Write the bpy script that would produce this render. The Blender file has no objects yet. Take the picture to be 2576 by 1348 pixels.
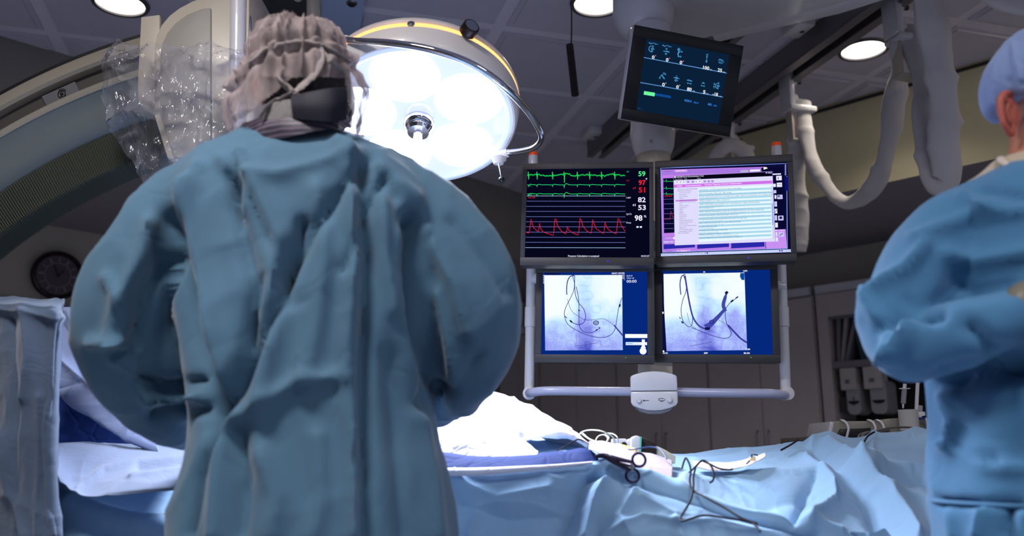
import bpy, bmesh, math, random
import numpy as np
from mathutils import Vector, Matrix

# ------------------------------------------------------------------ camera, world, exposure
scene = bpy.context.scene
COL = scene.collection
FPX = 2150.0
PITCH = math.radians(12.3)
CAMZ = 0.95
cam_d = bpy.data.cameras.new('camera')
cam_d.sensor_width = 36.0
cam_d.lens = 36.0 * FPX / 2576.0
cam_d.clip_start = 0.05
cam_d.dof.use_dof = True
cam_d.dof.focus_distance = 2.5
cam_d.dof.aperture_fstop = 2.3
cam = bpy.data.objects.new('camera', cam_d)
COL.objects.link(cam)
cam.location = (0, 0, CAMZ)
cam.rotation_euler = (math.pi / 2 + PITCH, 0, 0)
scene.camera = cam

world = bpy.data.worlds.new('world')
scene.world = world
world.use_nodes = True
bgn = world.node_tree.nodes['Background']
bgn.inputs[0].default_value = (0.62, 0.68, 0.92, 1)
bgn.inputs[1].default_value = 0.43
scene.view_settings.view_transform = 'Standard'
scene.view_settings.look = 'None'
scene.view_settings.exposure = 0.0
scene.view_settings.gamma = 1.0
scene.view_settings.use_curve_mapping = False

CP, SP = math.cos(PITCH), math.sin(PITCH)


def ray(px, py):
    u = (px - 1288.0) / FPX
    v = (674.0 - py) / FPX
    return np.array([u, CP - v * SP, SP + v * CP])


C0 = np.array([0, 0, CAMZ])


def P(px, py, d):
    r = ray(px, py)
    return C0 + r * (d / r[1])


def Q(px, py, z):
    r = ray(px, py)
    return C0 + r * ((z - CAMZ) / r[2])


def PL(px, py, c, n):
    r = ray(px, py)
    c = np.array(c); n = np.array(n)
    return C0 + r * (np.dot(c - C0, n) / np.dot(r, n))


def W(px, py, k, s=1):
    # point on the vertical plane s*x + y = k  (s=1: right walls, s=-1: left walls)
    return PL(px, py, (0, k, 0), (s, 1, 0))


def proj(V):
    V = np.asarray(V, float)
    x = V[:, 0]; y = V[:, 1]; z = V[:, 2] - CAMZ
    dep = y * CP + z * SP
    up = -y * SP + z * CP
    return 1288 + FPX * x / dep, 674 - FPX * up / dep


# ------------------------------------------------------------------ noise and fold helpers (numpy)
def _hash(ix, iy, iz, seed):
    h = (ix * 374761393 + iy * 668265263 + iz * 1274126177 + seed * 974634777) & 0xffffffff
    h = (h ^ (h >> 13)) * 1274126177 & 0xffffffff
    h = h ^ (h >> 16)
    return (h & 0xffff) / 65535.0


def vnoise(V, seed=0):
    V = np.asarray(V, float)
    I = np.floor(V).astype(np.int64)
    f = V - I
    f = f * f * f * (f * (f * 6 - 15) + 10)
    out = 0
    for a in (0, 1):
        for b in (0, 1):
            for c in (0, 1):
                w = (f[:, 0] if a else 1 - f[:, 0]) * (f[:, 1] if b else 1 - f[:, 1]) * (f[:, 2] if c else 1 - f[:, 2])
                out = out + w * _hash(I[:, 0] + a, I[:, 1] + b, I[:, 2] + c, seed)
    return out


def ridged(V, seed=0, pw=1.0):
    n = vnoise(V, seed)
    return (1 - np.abs(2 * n - 1)) ** pw


def fbm(V, seed=0, octs=3):
    s = 0; a = 1; t = 0
    for i in range(octs):
        s = s + a * (vnoise(np.asarray(V) * (2 ** i), seed + i) - .5); t += a; a *= .5
    return s / t


def poly_dist(px, py, pl):
    best = np.full(px.shape, 1e9)
    for (x0, y0), (x1, y1) in zip(pl[:-1], pl[1:]):
        dx, dy = x1 - x0, y1 - y0
        L = dx * dx + dy * dy + 1e-9
        t = np.clip(((px - x0) * dx + (py - y0) * dy) / L, 0, 1)
        best = np.minimum(best, np.hypot(px - x0 - t * dx, py - y0 - t * dy))
    return best


def folds(V, fl, ex=1.5):
    px, py = proj(V)
    out = np.zeros(len(V))
    for pl, amp, w in fl:
        d = poly_dist(px, py, pl)
        out += amp * np.exp(-(np.abs(d) / w) ** ex)
    return out


def catmull(Pn, n):
    Pn = np.asarray(Pn, float)
    m = len(Pn)
    t = np.linspace(0, m - 1, n)
    i = np.clip(np.floor(t).astype(int), 0, m - 2)
    f = (t - i)[(...,) + (None,) * (Pn.ndim - 1)]
    g = lambda k: Pn[np.clip(k, 0, m - 1)]
    p0, p1, p2, p3 = g(i - 1), g(i), g(i + 1), g(i + 2)
    return .5 * ((2 * p1) + (p2 - p0) * f + (2 * p0 - 5 * p1 + 4 * p2 - p3) * f ** 2 + (3 * p1 - p0 - 3 * p2 + p3) * f ** 3)


# ------------------------------------------------------------------ materials
def lin(c):
    if isinstance(c, str):
        c = tuple(int(c[i:i + 2], 16) / 255 for i in (0, 2, 4))
    return tuple(x / 12.92 if x <= .04045 else ((x + .055) / 1.055) ** 2.4 for x in c)


MATS = {}


def mat(name, col, rough=.5, metal=0, spec=.5, emit=None, estr=0, bump=0, bscale=80, var=0, vscale=6, trans=0, sheen=0, coat=0, stretch=None, backside=0):
    if name in MATS:
        return MATS[name]
    m = bpy.data.materials.new(name)
    m.use_nodes = True
    nt = m.node_tree
    b = nt.nodes['Principled BSDF']
    c = lin(col)
    b.inputs['Base Color'].default_value = (*c, 1)
    b.inputs['Roughness'].default_value = rough
    b.inputs['Metallic'].default_value = metal
    b.inputs['Specular IOR Level'].default_value = spec
    b.inputs['Sheen Weight'].default_value = sheen
    b.inputs['Coat Weight'].default_value = coat
    b.inputs['Transmission Weight'].default_value = trans
    if emit:
        b.inputs['Emission Color'].default_value = (*lin(emit), 1)
        b.inputs['Emission Strength'].default_value = estr
    tc = nt.nodes.new('ShaderNodeTexCoord')
    src = tc.outputs['Object']
    if stretch:
        mp = nt.nodes.new('ShaderNodeMapping')
        mp.inputs['Scale'].default_value = stretch
        nt.links.new(src, mp.inputs[0]); src = mp.outputs[0]
    nz = nt.nodes.new('ShaderNodeTexNoise')
    nz.inputs['Scale'].default_value = vscale
    nz.inputs['Detail'].default_value = 4
    nt.links.new(src, nz.inputs['Vector'])
    v = var if var else .03
    rp = nt.nodes.new('ShaderNodeValToRGB')
    rp.color_ramp.elements[0].position = .3
    rp.color_ramp.elements[1].position = .7
    rp.color_ramp.elements[0].color = (*[x * (1 - v) for x in c], 1)
    rp.color_ramp.elements[1].color = (*[min(1, x * (1 + v)) for x in c], 1)
    nt.links.new(nz.outputs['Fac'], rp.inputs[0])
    nt.links.new(rp.outputs[0], b.inputs['Base Color'])
    if bump:
        n2 = nt.nodes.new('ShaderNodeTexNoise')
        n2.inputs['Scale'].default_value = bscale
        n2.inputs['Detail'].default_value = 5
        nt.links.new(src, n2.inputs['Vector'])
        bp = nt.nodes.new('ShaderNodeBump')
        bp.inputs['Strength'].default_value = bump
        bp.inputs['Distance'].default_value = .01
        nt.links.new(n2.outputs['Fac'], bp.inputs['Height'])
        nt.links.new(bp.outputs[0], b.inputs['Normal'])
    MATS[name] = m
    return m


def emat(name, col, s=1.0):
    if name in MATS:
        return MATS[name]
    m = bpy.data.materials.new(name)
    m.use_nodes = True
    nt = m.node_tree
    nt.nodes.clear()
    e = nt.nodes.new('ShaderNodeEmission')
    o = nt.nodes.new('ShaderNodeOutputMaterial')
    e.inputs[0].default_value = (*lin(col), 1)
    e.inputs[1].default_value = s
    nt.links.new(e.outputs[0], o.inputs[0])
    MATS[name] = m
    return m


def attr_emat(name, s=1.0):
    m = bpy.data.materials.new(name)
    m.use_nodes = True
    nt = m.node_tree
    nt.nodes.clear()
    a = nt.nodes.new('ShaderNodeAttribute'); a.attribute_name = 'Col'
    e = nt.nodes.new('ShaderNodeEmission')
    o = nt.nodes.new('ShaderNodeOutputMaterial')
    e.inputs[1].default_value = s
    nt.links.new(a.outputs['Color'], e.inputs[0])
    nt.links.new(e.outputs[0], o.inputs[0])
    return m


def sheer_mat(name, col, alpha0, alpha1, rough=.6, scale=(30, 30, 30), glossy=0.0, grough=.15):
    """thin see-through cloth or film: transparent mixed with diffuse by a noise, plus gloss"""
    m = bpy.data.materials.new(name)
    m.use_nodes = True
    nt = m.node_tree
    nt.nodes.clear()
    N = nt.nodes.new; L = nt.links.new
    tc = N('ShaderNodeTexCoord'); mp = N('ShaderNodeMapping'); mp.inputs['Scale'].default_value = scale
    L(tc.outputs['Object'], mp.inputs[0])
    nz = N('ShaderNodeTexNoise'); nz.inputs['Scale'].default_value = 1; nz.inputs['Detail'].default_value = 3
    L(mp.outputs[0], nz.inputs['Vector'])
    mr = N('ShaderNodeMapRange'); mr.inputs[1].default_value = .35; mr.inputs[2].default_value = .65
    mr.inputs[3].default_value = alpha0; mr.inputs[4].default_value = alpha1
    L(nz.outputs['Fac'], mr.inputs[0])
    tr = N('ShaderNodeBsdfTransparent'); tr.inputs[0].default_value = (.97, .97, 1, 1)
    df = N('ShaderNodeBsdfDiffuse'); df.inputs[0].default_value = (*lin(col), 1)
    tl = N('ShaderNodeBsdfTranslucent'); tl.inputs[0].default_value = (*lin(col), 1)
    mx0 = N('ShaderNodeMixShader'); mx0.inputs[0].default_value = .35
    L(df.outputs[0], mx0.inputs[1]); L(tl.outputs[0], mx0.inputs[2])
    mx = N('ShaderNodeMixShader'); L(mr.outputs[0], mx.inputs[0]); L(tr.outputs[0], mx.inputs[1]); L(mx0.outputs[0], mx.inputs[2])
    out = N('ShaderNodeOutputMaterial')
    if glossy:
        gl = N('ShaderNodeBsdfGlossy'); gl.inputs['Roughness'].default_value = grough
        n3 = N('ShaderNodeTexNoise'); n3.inputs['Scale'].default_value = 1; n3.inputs['Detail'].default_value = 2
        mp3 = N('ShaderNodeMapping'); mp3.inputs['Scale'].default_value = (44, 20, 12); mp3.inputs['Rotation'].default_value = (0, .5, 0)
        L(tc.outputs['Object'], mp3.inputs[0]); L(mp3.outputs[0], n3.inputs['Vector'])
        bp = N('ShaderNodeBump'); bp.inputs['Strength'].default_value = .9; bp.inputs['Distance'].default_value = .04
        L(n3.outputs['Fac'], bp.inputs['Height']); L(bp.outputs[0], gl.inputs['Normal'])
        fr = N('ShaderNodeLayerWeight'); fr.inputs[0].default_value = glossy
        mx2 = N('ShaderNodeMixShader'); L(fr.outputs['Fresnel'], mx2.inputs[0]); L(mx.outputs[0], mx2.inputs[1]); L(gl.outputs[0], mx2.inputs[2])
        L(mx2.outputs[0], out.inputs[0])
    else:
        L(mx.outputs[0], out.inputs[0])
    MATS[name] = m
    return m


def cloth_mat(name, col, var=.06, sheen=.2, weave=900, crease=.25, cscale=14, trans=.0, rough=.8):
    """non-woven surgical cloth: fine weave and soft creases in the bump"""
    m = bpy.data.materials.new(name)
    m.use_nodes = True
    nt = m.node_tree
    N = nt.nodes.new; L = nt.links.new
    b = nt.nodes['Principled BSDF']
    c = lin(col)
    b.inputs['Roughness'].default_value = rough
    b.inputs['Specular IOR Level'].default_value = .25
    b.inputs['Sheen Weight'].default_value = sheen
    tc = N('ShaderNodeTexCoord')
    nz = N('ShaderNodeTexNoise'); nz.inputs['Scale'].default_value = 4; nz.inputs['Detail'].default_value = 5
    L(tc.outputs['Object'], nz.inputs['Vector'])
    rp = N('ShaderNodeValToRGB')
    rp.color_ramp.elements[0].color = (*[x * (1 - var) for x in c], 1); rp.color_ramp.elements[0].position = .3
    rp.color_ramp.elements[1].color = (*[min(1, x * (1 + var)) for x in c], 1); rp.color_ramp.elements[1].position = .7
    L(nz.outputs['Fac'], rp.inputs[0]); L(rp.outputs[0], b.inputs['Base Color'])
    v1 = N('ShaderNodeTexVoronoi'); v1.feature = 'DISTANCE_TO_EDGE'; v1.inputs['Scale'].default_value = cscale
    nw = N('ShaderNodeTexNoise'); nw.inputs['Scale'].default_value = 3
    L(tc.outputs['Object'], nw.inputs['Vector'])
    ad = N('ShaderNodeVectorMath'); ad.operation = 'ADD'
    L(tc.outputs['Object'], ad.inputs[0]); L(nw.outputs['Color'], ad.inputs[1]); L(ad.outputs[0], v1.inputs['Vector'])
    n2 = N('ShaderNodeTexNoise'); n2.inputs['Scale'].default_value = weave
    L(tc.outputs['Object'], n2.inputs['Vector'])
    mr = N('ShaderNodeMapRange'); mr.inputs[2].default_value = .12
    L(v1.outputs['Distance'], mr.inputs[0])
    b1 = N('ShaderNodeBump'); b1.inputs['Strength'].default_value = crease; b1.inputs['Distance'].default_value = .004
    L(mr.outputs[0], b1.inputs['Height'])
    b2 = N('ShaderNodeBump'); b2.inputs['Strength'].default_value = .08; b2.inputs['Distance'].default_value = .001
    L(n2.outputs['Fac'], b2.inputs['Height']); L(b1.outputs[0], b2.inputs['Normal']); L(b2.outputs[0], b.inputs['Normal'])
    MATS[name] = m
    return m


# ------------------------------------------------------------------ mesh collector
class MB:
    def __init__(self):
        self.v = []; self.f = []; self.m = []; self.mats = []; self.cur = 0

    def use(self, mt):
        if mt not in self.mats:
            self.mats.append(mt)
        self.cur = self.mats.index(mt)
        return self

    def add(self, vs, fs):
        o = len(self.v)
        self.v += [tuple(map(float, p)) for p in vs]
        self.f += [tuple(i + o for i in f) for f in fs]
        self.m += [self.cur] * len(fs)
        return self

    def bm(self, b, M=None):
        b.verts.index_update()
        vs = [(M @ v.co) if M is not None else v.co for v in b.verts]
        fs = [[v.index for v in f.verts] for f in b.faces]
        self.add(vs, fs); b.free()
        return self

    def box(self, c, s, M=None, bev=0, seg=2):
        b = bmesh.new()
        bmesh.ops.create_cube(b, size=1)
        for v in b.verts:
            v.co = Vector((v.co.x * s[0], v.co.y * s[1], v.co.z * s[2]))
        if bev:
            bmesh.ops.bevel(b, geom=b.edges[:], offset=bev, segments=seg, affect='EDGES', profile=.5)
        T = Matrix.Translation(Vector(c))
        return self.bm(b, (M @ T) if M is not None else T)

    def prism(self, pts, ext, bev=0):
        """pts: planar polygon (3-D), extruded by vector ext"""
        b = bmesh.new()
        vs = [b.verts.new(Vector(p)) for p in pts]
        f = b.faces.new(vs)
        r = bmesh.ops.extrude_face_region(b, geom=[f])
        bmesh.ops.translate(b, verts=[g for g in r['geom'] if isinstance(g, bmesh.types.BMVert)], vec=Vector(ext))
        bmesh.ops.recalc_face_normals(b, faces=b.faces[:])
        if bev:
            bmesh.ops.bevel(b, geom=b.edges[:], offset=bev, segments=2, affect='EDGES', profile=.5)
        bmesh.ops.triangulate(b, faces=[f for f in b.faces if len(f.verts) > 4])
        return self.bm(b)

    def tube(self, path, r, seg=12, n=None, caps=True, flat=1.0, flatdir=None):
        path = np.asarray(path, float)
        k = len(path)
        rr = np.full(k, r) if np.isscalar(r) else np.asarray(r, float)
        if n:
            path = catmull(path, n); rr = catmull(rr[:, None], n)[:, 0]; k = n
        T = np.gradient(path, axis=0)
        T /= np.linalg.norm(T, axis=1)[:, None] + 1e-12
        up = np.array([0, 0, 1.]) if abs(T[0][2]) < .9 else np.array([1., 0, 0])
        if flatdir is not None:
            up = np.asarray(flatdir, float)
        a = np.cross(T[0], up); a /= np.linalg.norm(a)
        vs = []
        for i in range(k):
            if flatdir is not None:
                a = np.cross(T[i], up); a /= np.linalg.norm(a) + 1e-9
            else:
                a = a - T[i] * np.dot(a, T[i]); a /= np.linalg.norm(a) + 1e-12
            b = np.cross(T[i], a)
            for j in range(seg):
                t = 2 * math.pi * j / seg
                vs.append(path[i] + rr[i] * (a * math.cos(t) + b * math.sin(t) * flat))
        fs = [(i * seg + j, i * seg + (j + 1) % seg, (i + 1) * seg + (j + 1) % seg, (i + 1) * seg + j) for i in range(k - 1) for j in range(seg)]
        if caps:
            fs += [tuple(range(seg))[::-1], tuple((k - 1) * seg + j for j in range(seg))]
        return self.add(vs, fs)

    def lathe(self, prof, o, ax, seg=48, a0=0, a1=2 * math.pi, ref=None, cap=True):
        """prof: list of (radius, height along axis)"""
        ax = np.asarray(ax, float); ax /= np.linalg.norm(ax)
        rf = np.array([0, 0, 1.]) if abs(ax[2]) < .9 else np.array([1., 0, 0])
        if ref is not None:
            rf = np.asarray(ref, float)
        a = np.cross(rf, ax); a /= np.linalg.norm(a); b = np.cross(ax, a)
        full = abs(a1 - a0 - 2 * math.pi) < 1e-6
        ns = seg if full else seg + 1
        vs = []
        for (r, h) in prof:
            for j in range(ns):
                t = a0 + (a1 - a0) * j / seg
                vs.append(np.asarray(o) + ax * h + (a * math.cos(t) + b * math.sin(t)) * r)
        fs = []
        for i in range(len(prof) - 1):
            for j in range(seg):
                j2 = (j + 1) % ns
                fs.append((i * ns + j, i * ns + j2, (i + 1) * ns + j2, (i + 1) * ns + j))
        if cap and full:
            if prof[0][0] > 1e-5: fs.append(tuple(range(ns))[::-1])
            if prof[-1][0] > 1e-5: fs.append(tuple((len(prof) - 1) * ns + j for j in range(ns)))
        return self.add(vs, fs)

    def ball(self, c, r, seg=16, s=(1, 1, 1)):
        b = bmesh.new()
        bmesh.ops.create_uvsphere(b, u_segments=seg, v_segments=max(6, seg // 2), radius=r)
        for v in b.verts:
            v.co = Vector((v.co.x * s[0], v.co.y * s[1], v.co.z * s[2]))
        return self.bm(b, Matrix.Translation(Vector(c)))

    def torus(self, c, ax, R, r, seg=32, s2=8, flat=1.0):
        pr = [(R + r * math.cos(t), r * flat * math.sin(t)) for t in np.linspace(0, 2 * math.pi, s2 + 1)]
        return self.lathe(pr, c, ax, seg, cap=False)

    def grid(self, G):
        G = np.asarray(G)
        n, m = G.shape[:2]
        vs = G.reshape(-1, 3)
        fs = [(i * m + j, i * m + j + 1, (i + 1) * m + j + 1, (i + 1) * m + j) for i in range(n - 1) for j in range(m - 1)]
        return self.add(vs, fs)

    def quad(self, a, b, c, d):
        return self.add([a, b, c, d], [(0, 1, 2, 3)])


ORG = {}


def setp(o, label=None, cat=None, group=None, kind=None):
    if label: o['label'] = label
    if cat: o['category'] = cat
    if group: o['group'] = group
    if kind: o['kind'] = kind
    return o


def thing(name, label, cat, loc, group=None):
    o = bpy.data.objects.new(name, None)
    o.empty_display_size = .05
    COL.objects.link(o)
    o.location = Vector(loc)
    ORG[o.name] = np.array(loc, float)
    return setp(o, label, cat, group)


def build(name, mb, mt=None, parent=None, smooth=True, angle=.7, loc=None, solid=0, weld=False):
    """mb holds world-space geometry; the object gets its origin at the parent's, else at loc or the base centre"""
    V = np.array(mb.v)
    if parent is not None:
        org = ORG[parent.name]
    elif loc is not None:
        org = np.array(loc, float)
    else:
        org = np.array([(V[:, 0].min() + V[:, 0].max()) / 2, (V[:, 1].min() + V[:, 1].max()) / 2, V[:, 2].min()])
    me = bpy.data.meshes.new(name)
    me.from_pydata([tuple(p) for p in (V - org)], [], mb.f)
    ms = mb.mats if mb.mats else [mt]
    for m_ in ms:
        me.materials.append(m_)
    if mb.mats:
        me.polygons.foreach_set('material_index', mb.m)
    me.validate()
    if weld or True:
        b = bmesh.new(); b.from_mesh(me)
        if weld: bmesh.ops.remove_doubles(b, verts=b.verts[:], dist=1e-5)
        bmesh.ops.recalc_face_normals(b, faces=b.faces[:]) if weld != 'keep' else None
        b.to_mesh(me); b.free()
    if smooth:
        me.shade_smooth()
        me.set_sharp_from_angle(angle=angle)
    o = bpy.data.objects.new(name, me)
    COL.objects.link(o)
    if parent is not None:
        o.parent = parent
    else:
        o.location = Vector(org)
    ORG[o.name] = org
    if solid:
        md = o.modifiers.new('thickness', 'SOLIDIFY'); md.thickness = solid; md.offset = 0
    return o


def bake_remesh(mb, voxel, smooth_it=8):
    """union of overlapping closed shapes -> one continuous skin; returns V, F"""
    me = bpy.data.meshes.new('tmp')
    me.from_pydata(mb.v, [], mb.f)
    b = bmesh.new(); b.from_mesh(me); bmesh.ops.recalc_face_normals(b, faces=b.faces[:]); b.to_mesh(me); b.free()
    o = bpy.data.objects.new('tmp', me)
    COL.objects.link(o)
    r = o.modifiers.new('r', 'REMESH'); r.mode = 'VOXEL'; r.voxel_size = voxel
    s = o.modifiers.new('s', 'SMOOTH'); s.factor = .5; s.iterations = smooth_it
    dg = bpy.context.evaluated_depsgraph_get()
    ev = o.evaluated_get(dg)
    m2 = ev.to_mesh()
    V = np.empty(len(m2.vertices) * 3); m2.vertices.foreach_get('co', V); V = V.reshape(-1, 3).copy()
    N = np.empty(len(m2.vertices) * 3); m2.vertices.foreach_get('normal', N); N = N.reshape(-1, 3).copy()
    F = [tuple(p.vertices) for p in m2.polygons]
    ev.to_mesh_clear()
    bpy.data.objects.remove(o); bpy.data.meshes.remove(me)
    return V, N, F


def rotm(y, p, r):
    return np.array(Matrix.Rotation(math.radians(y), 3, 'Z') @ Matrix.Rotation(math.radians(p), 3, 'X') @ Matrix.Rotation(math.radians(r), 3, 'Y'))


def m4(R, c):
    M = Matrix.Identity(4)
    for i in range(3):
        for j in range(3):
            M[i][j] = R[i][j]
        M[i][3] = c[i]
    return M


# ------------------------------------------------------------------ common materials
m_ceil = mat('ceiling_tile', (.76, .74, .80), .9, bump=.1, bscale=400)
m_bar = mat('ceiling_bar', (.86, .84, .89), .6)
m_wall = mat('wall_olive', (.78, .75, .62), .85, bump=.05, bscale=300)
m_soffit = mat('soffit_grey', (.58, .56, .58), .85)
m_lower = mat('lower_wall', (.70, .67, .62), .85)
m_floor = mat('vinyl_floor', (.72, .73, .78), .35)
m_white = mat('white_enamel', (.83, .82, .84), .35, coat=.3)
m_cream = mat('cream_enamel', (.74, .70, .64), .4)
m_greybox = mat('grey_plastic', (.55, .54, .50), .5)
m_black = mat('black_plastic', (.035, .033, .045), .45)
m_bezel = mat('dark_bezel', (.20, .19, .205), .5)
m_blackgloss = mat('black_gloss', (.02, .018, .035), .35)
m_chrome = mat('chrome', (.80, .80, .83), .08, 1)
m_steel = mat('brushed_steel', (.62, .63, .66), .28, 1)
m_alu = mat('rail_aluminium', (.50, .49, .51), .45, .6)
m_darkrail = mat('rail_channel', (.16, .15, .17), .6)
m_orange = mat('orange_plastic_glow', (.95, .32, .07), .35, emit=(.9, .25, .03), estr=.15)  # slight glow put into the colour of the caps, which are no lamps
m_sleeve = mat('white_sleeve', (.78, .76, .76), .75, bump=.15, bscale=60)
m_skin = mat('skin', (.72, .47, .38), .5, bump=.1, bscale=200, var=.08)
m_glove = mat('latex_glove', (.44, .42, .37), .45, bump=.1, bscale=120)
m_gown = cloth_mat('surgical_gown', (.255, .385, .48), crease=.12, cscale=5)
m_gown2 = cloth_mat('surgical_gown_blue', (.26, .46, .62), crease=.12, cscale=5)
m_drape = cloth_mat('drape_blue', (.53, .67, .80), crease=.08, cscale=11)
m_drape2 = cloth_mat('drape_shade_navy', sheen=0, col=(.01, .13, .36), crease=.25, cscale=9)  # shade on the towel band and the dark triangle is put into this colour
m_sheet = cloth_mat('white_sheet', (.84, .84, .90), crease=.3, cscale=12)
m_scrub = cloth_mat('scrub_cloth', (.72, .66, .58), crease=.2)

# ------------------------------------------------------------------ the room shell
ZC, ZS = 2.90, 2.37
KR, KL, KB = 6.37, 6.17, 8.2          # front of soffit (right, left) and the walls behind it
r2 = math.sqrt(2)


def clip(poly, a, b, c):
    """keep a*x+b*y<=c"""
    out = []
    for i in range(len(poly)):
        p, q = poly[i], poly[(i + 1) % len(poly)]
        fp, fq = a * p[0] + b * p[1] - c, a * q[0] + b * q[1] - c
        if fp <= 0: out.append(p)
        if fp * fq < 0:
            t = fp / (fp - fq)
            out.append((p[0] + t * (q[0] - p[0]), p[1] + t * (q[1] - p[1])))
    return out


mb = MB().use(m_bar)
base = clip(clip([(-6, -3), (6, -3), (6, 8), (-6, 8)], 1, 1, KR + .02), -1, 1, KL + .02)
mb.add([(x, y, ZC) for x, y in base], [tuple(range(len(base)))])
mb.add([(x, y, ZC + .1) for x, y in base], [tuple(range(len(base)))])
mb.use(m_ceil)
th = math.radians(15.8)
e1 = np.array([-math.sin(th), math.cos(th)]); e2 = np.array([math.cos(th), math.sin(th)])
DS, DR = .672, .63
for i in range(-9, 10):
    for j in range(-9, 16):
        s0, s1 = -1.08 + i * DS, -1.08 + (i + 1) * DS
        r0, r1 = 3.54 + (j - 6) * DR, 3.54 + (j - 5) * DR
        if abs((s0 + s1) / 2) > 6 or not (-2.8 < (r0 + r1) / 2 < 7.5): continue
        for lip, z, g in ((0, ZC - .006, .030), (1, ZC - .012, .055)):
            pl = [(s0 + g, r0 + g), (s1 - g, r0 + g), (s1 - g, r1 - g), (s0 + g, r1 - g)]
            pl = [tuple(e2 * s + e1 * r) for s, r in pl]
            pl = clip(clip(pl, 1, 1, KR - .02), -1, 1, KL - .02)
            if len(pl) < 3: continue
            n = len(pl)
            mb.add([(x, y, z) for x, y in pl] + [(x, y, ZC) for x, y in pl], [tuple(range(n))] + [(k, (k + 1) % n, n + (k + 1) % n, n + k) for k in range(n)])
setp(build('ceiling', mb, smooth=False), kind='structure')

fl = MB(); fl.box((0, 2.5, -.05), (14, 14, .1))
setp(build('floor', fl, m_floor, smooth=False), kind='structure')


def ab(s, q, z, side=1):
    return np.array([(s * 1 + q) / r2, (-s + q) / r2, z]) if side == 1 else np.array([(s - q) / r2, (s + q) / r2, z])


def slab(mb, s0, s1, q0, q1, z0, z1, side=1):
    pts = [ab(s0, q0, z0, side), ab(s1, q0, z0, side), ab(s1, q1, z0, side), ab(s0, q1, z0, side)]
    mb.prism(pts, (0, 0, z1 - z0))
    return mb


# right: s runs from far-left (negative) to near-right; left: s runs from near-left (negative) to far-right
b = MB(); slab(b, -7, 5, KB / r2, KB / r2 + .1, 0, ZC)
setp(build('wall_right', b, m_lower, smooth=False), kind='structure')
b = MB(); slab(b, -4, 7, KB / r2, KB / r2 + .1, 0, ZC, -1)
setp(build('wall_left', b, m_lower, smooth=False), kind='structure')
cr = (KR - KL) / 2; cy = (KR + KL) / 2
b = MB().use(m_wall)
# upper walls with the soffit underside; the two meet in the corner at (cr, cy)
sR = (cr - cy) / r2
b.add([ab(sR, KR / r2, ZS), ab(5, KR / r2, ZS), ab(5, KR / r2, ZC), ab(sR, KR / r2, ZC)], [(0, 1, 2, 3)])
b.use(m_soffit)
b.add([ab(-7, KR / r2, ZS), ab(5, KR / r2, ZS), ab(5, KB / r2, ZS), ab(-7, KB / r2, ZS)], [(0, 1, 2, 3)])
setp(build('trim_1', b, smooth=False), kind='structure')
b = MB().use(mat('wall_upper_left_shade', (.52, .50, .48), .85))  # darker colour stands in for the weaker light on this wall
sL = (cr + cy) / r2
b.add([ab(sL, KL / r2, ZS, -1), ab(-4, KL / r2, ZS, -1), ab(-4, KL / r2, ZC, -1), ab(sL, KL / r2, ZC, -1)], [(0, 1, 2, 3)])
b.use(m_soffit)
b.add([ab(-4, KL / r2, ZS + .002, -1), ab(7, KL / r2, ZS + .002, -1), ab(7, KB / r2, ZS + .002, -1), ab(-4, KB / r2, ZS + .002, -1)], [(0, 1, 2, 3)])
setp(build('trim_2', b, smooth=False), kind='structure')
b = MB(); slab(b, -4, 6, KB / r2 - .02, KB / r2, 1.85, 1.885, -1)
setp(build('trim_3', b, m_soffit, smooth=False), kind='structure')
# thin shadow bead under the ceiling
b = MB(); slab(b, sR, 5, KR / r2 - .012, KR / r2, ZC - .035, ZC - .02)
setp(build('trim_4', b, m_darkrail, smooth=False), kind='structure')

b = MB(); b.box((-3.66, -.2, ZC / 2), (.1, 5.6, ZC))  # unseen walls added to keep ambient light off the left side
b.box((-2.3, -2.9, ZC / 2), (2.8, .1, ZC))
setp(build('light_block_wall', b, m_lower, smooth=False), kind='structure')

# ------------------------------------------------------------------ recessed ceiling lights
m_lampglow = emat('downlight_glow', (1, .97, .93), 6)
m_ring = mat('lamp_trim', (.28, .27, .29), .5)
LP = [(-1.72, 3.42, 'round recessed ceiling light above the curved white arm'),
      (.375, 3.42, 'round recessed ceiling light at the top edge beside the hanging cord'),
      (1.72, 3.86, 'round recessed ceiling light behind the ceiling rail')]
for x, y, lab in LP:
    t = thing('ceiling_light', lab, 'ceiling light', (x, y, ZC), 'round recessed ceiling lights')
    b = MB(); b.lathe([(.10, -.002), (.102, -.022), (.118, -.022), (.122, -.012), (.122, 0)], (x, y, ZC), (0, 0, 1), 40, cap=False)
    build('trim_ring', b, m_ring, t)
    b = MB(); b.lathe([(.0, -.021), (.05, -.020), (.09, -.016), (.101, -.012)], (x, y, ZC), (0, 0, 1), 40, cap=False)
    build('lens', b, m_lampglow, t)


def area(name, loc, size, power, col, target=None, spread=None, parent=None):
    l = bpy.data.lights.new(name, 'AREA'); l.shape = 'DISK'; l.size = size; l.energy = power; l.color = col
    if spread: l.spread = spread
    o = bpy.data.objects.new(name, l); COL.objects.link(o)
    o.location = loc
    if target is not None:
        o.rotation_euler = (Vector(target) - Vector(loc)).to_track_quat('-Z', 'Y').to_euler()
    return o


for x, y, _ in LP:
    area('ceiling_beam_and_fill', (x, y, ZC - .03), .19, 2.6, (1, .90, .78), (x, y, 0), spread=math.radians(120))
area('ceiling_beam_and_fill', (3.05, 3.0, ZC - .03), .3, 6, (1, .87, .62), (3.1, 4.9, 1.6))  # unseen lamp added to brighten the right wall
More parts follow.
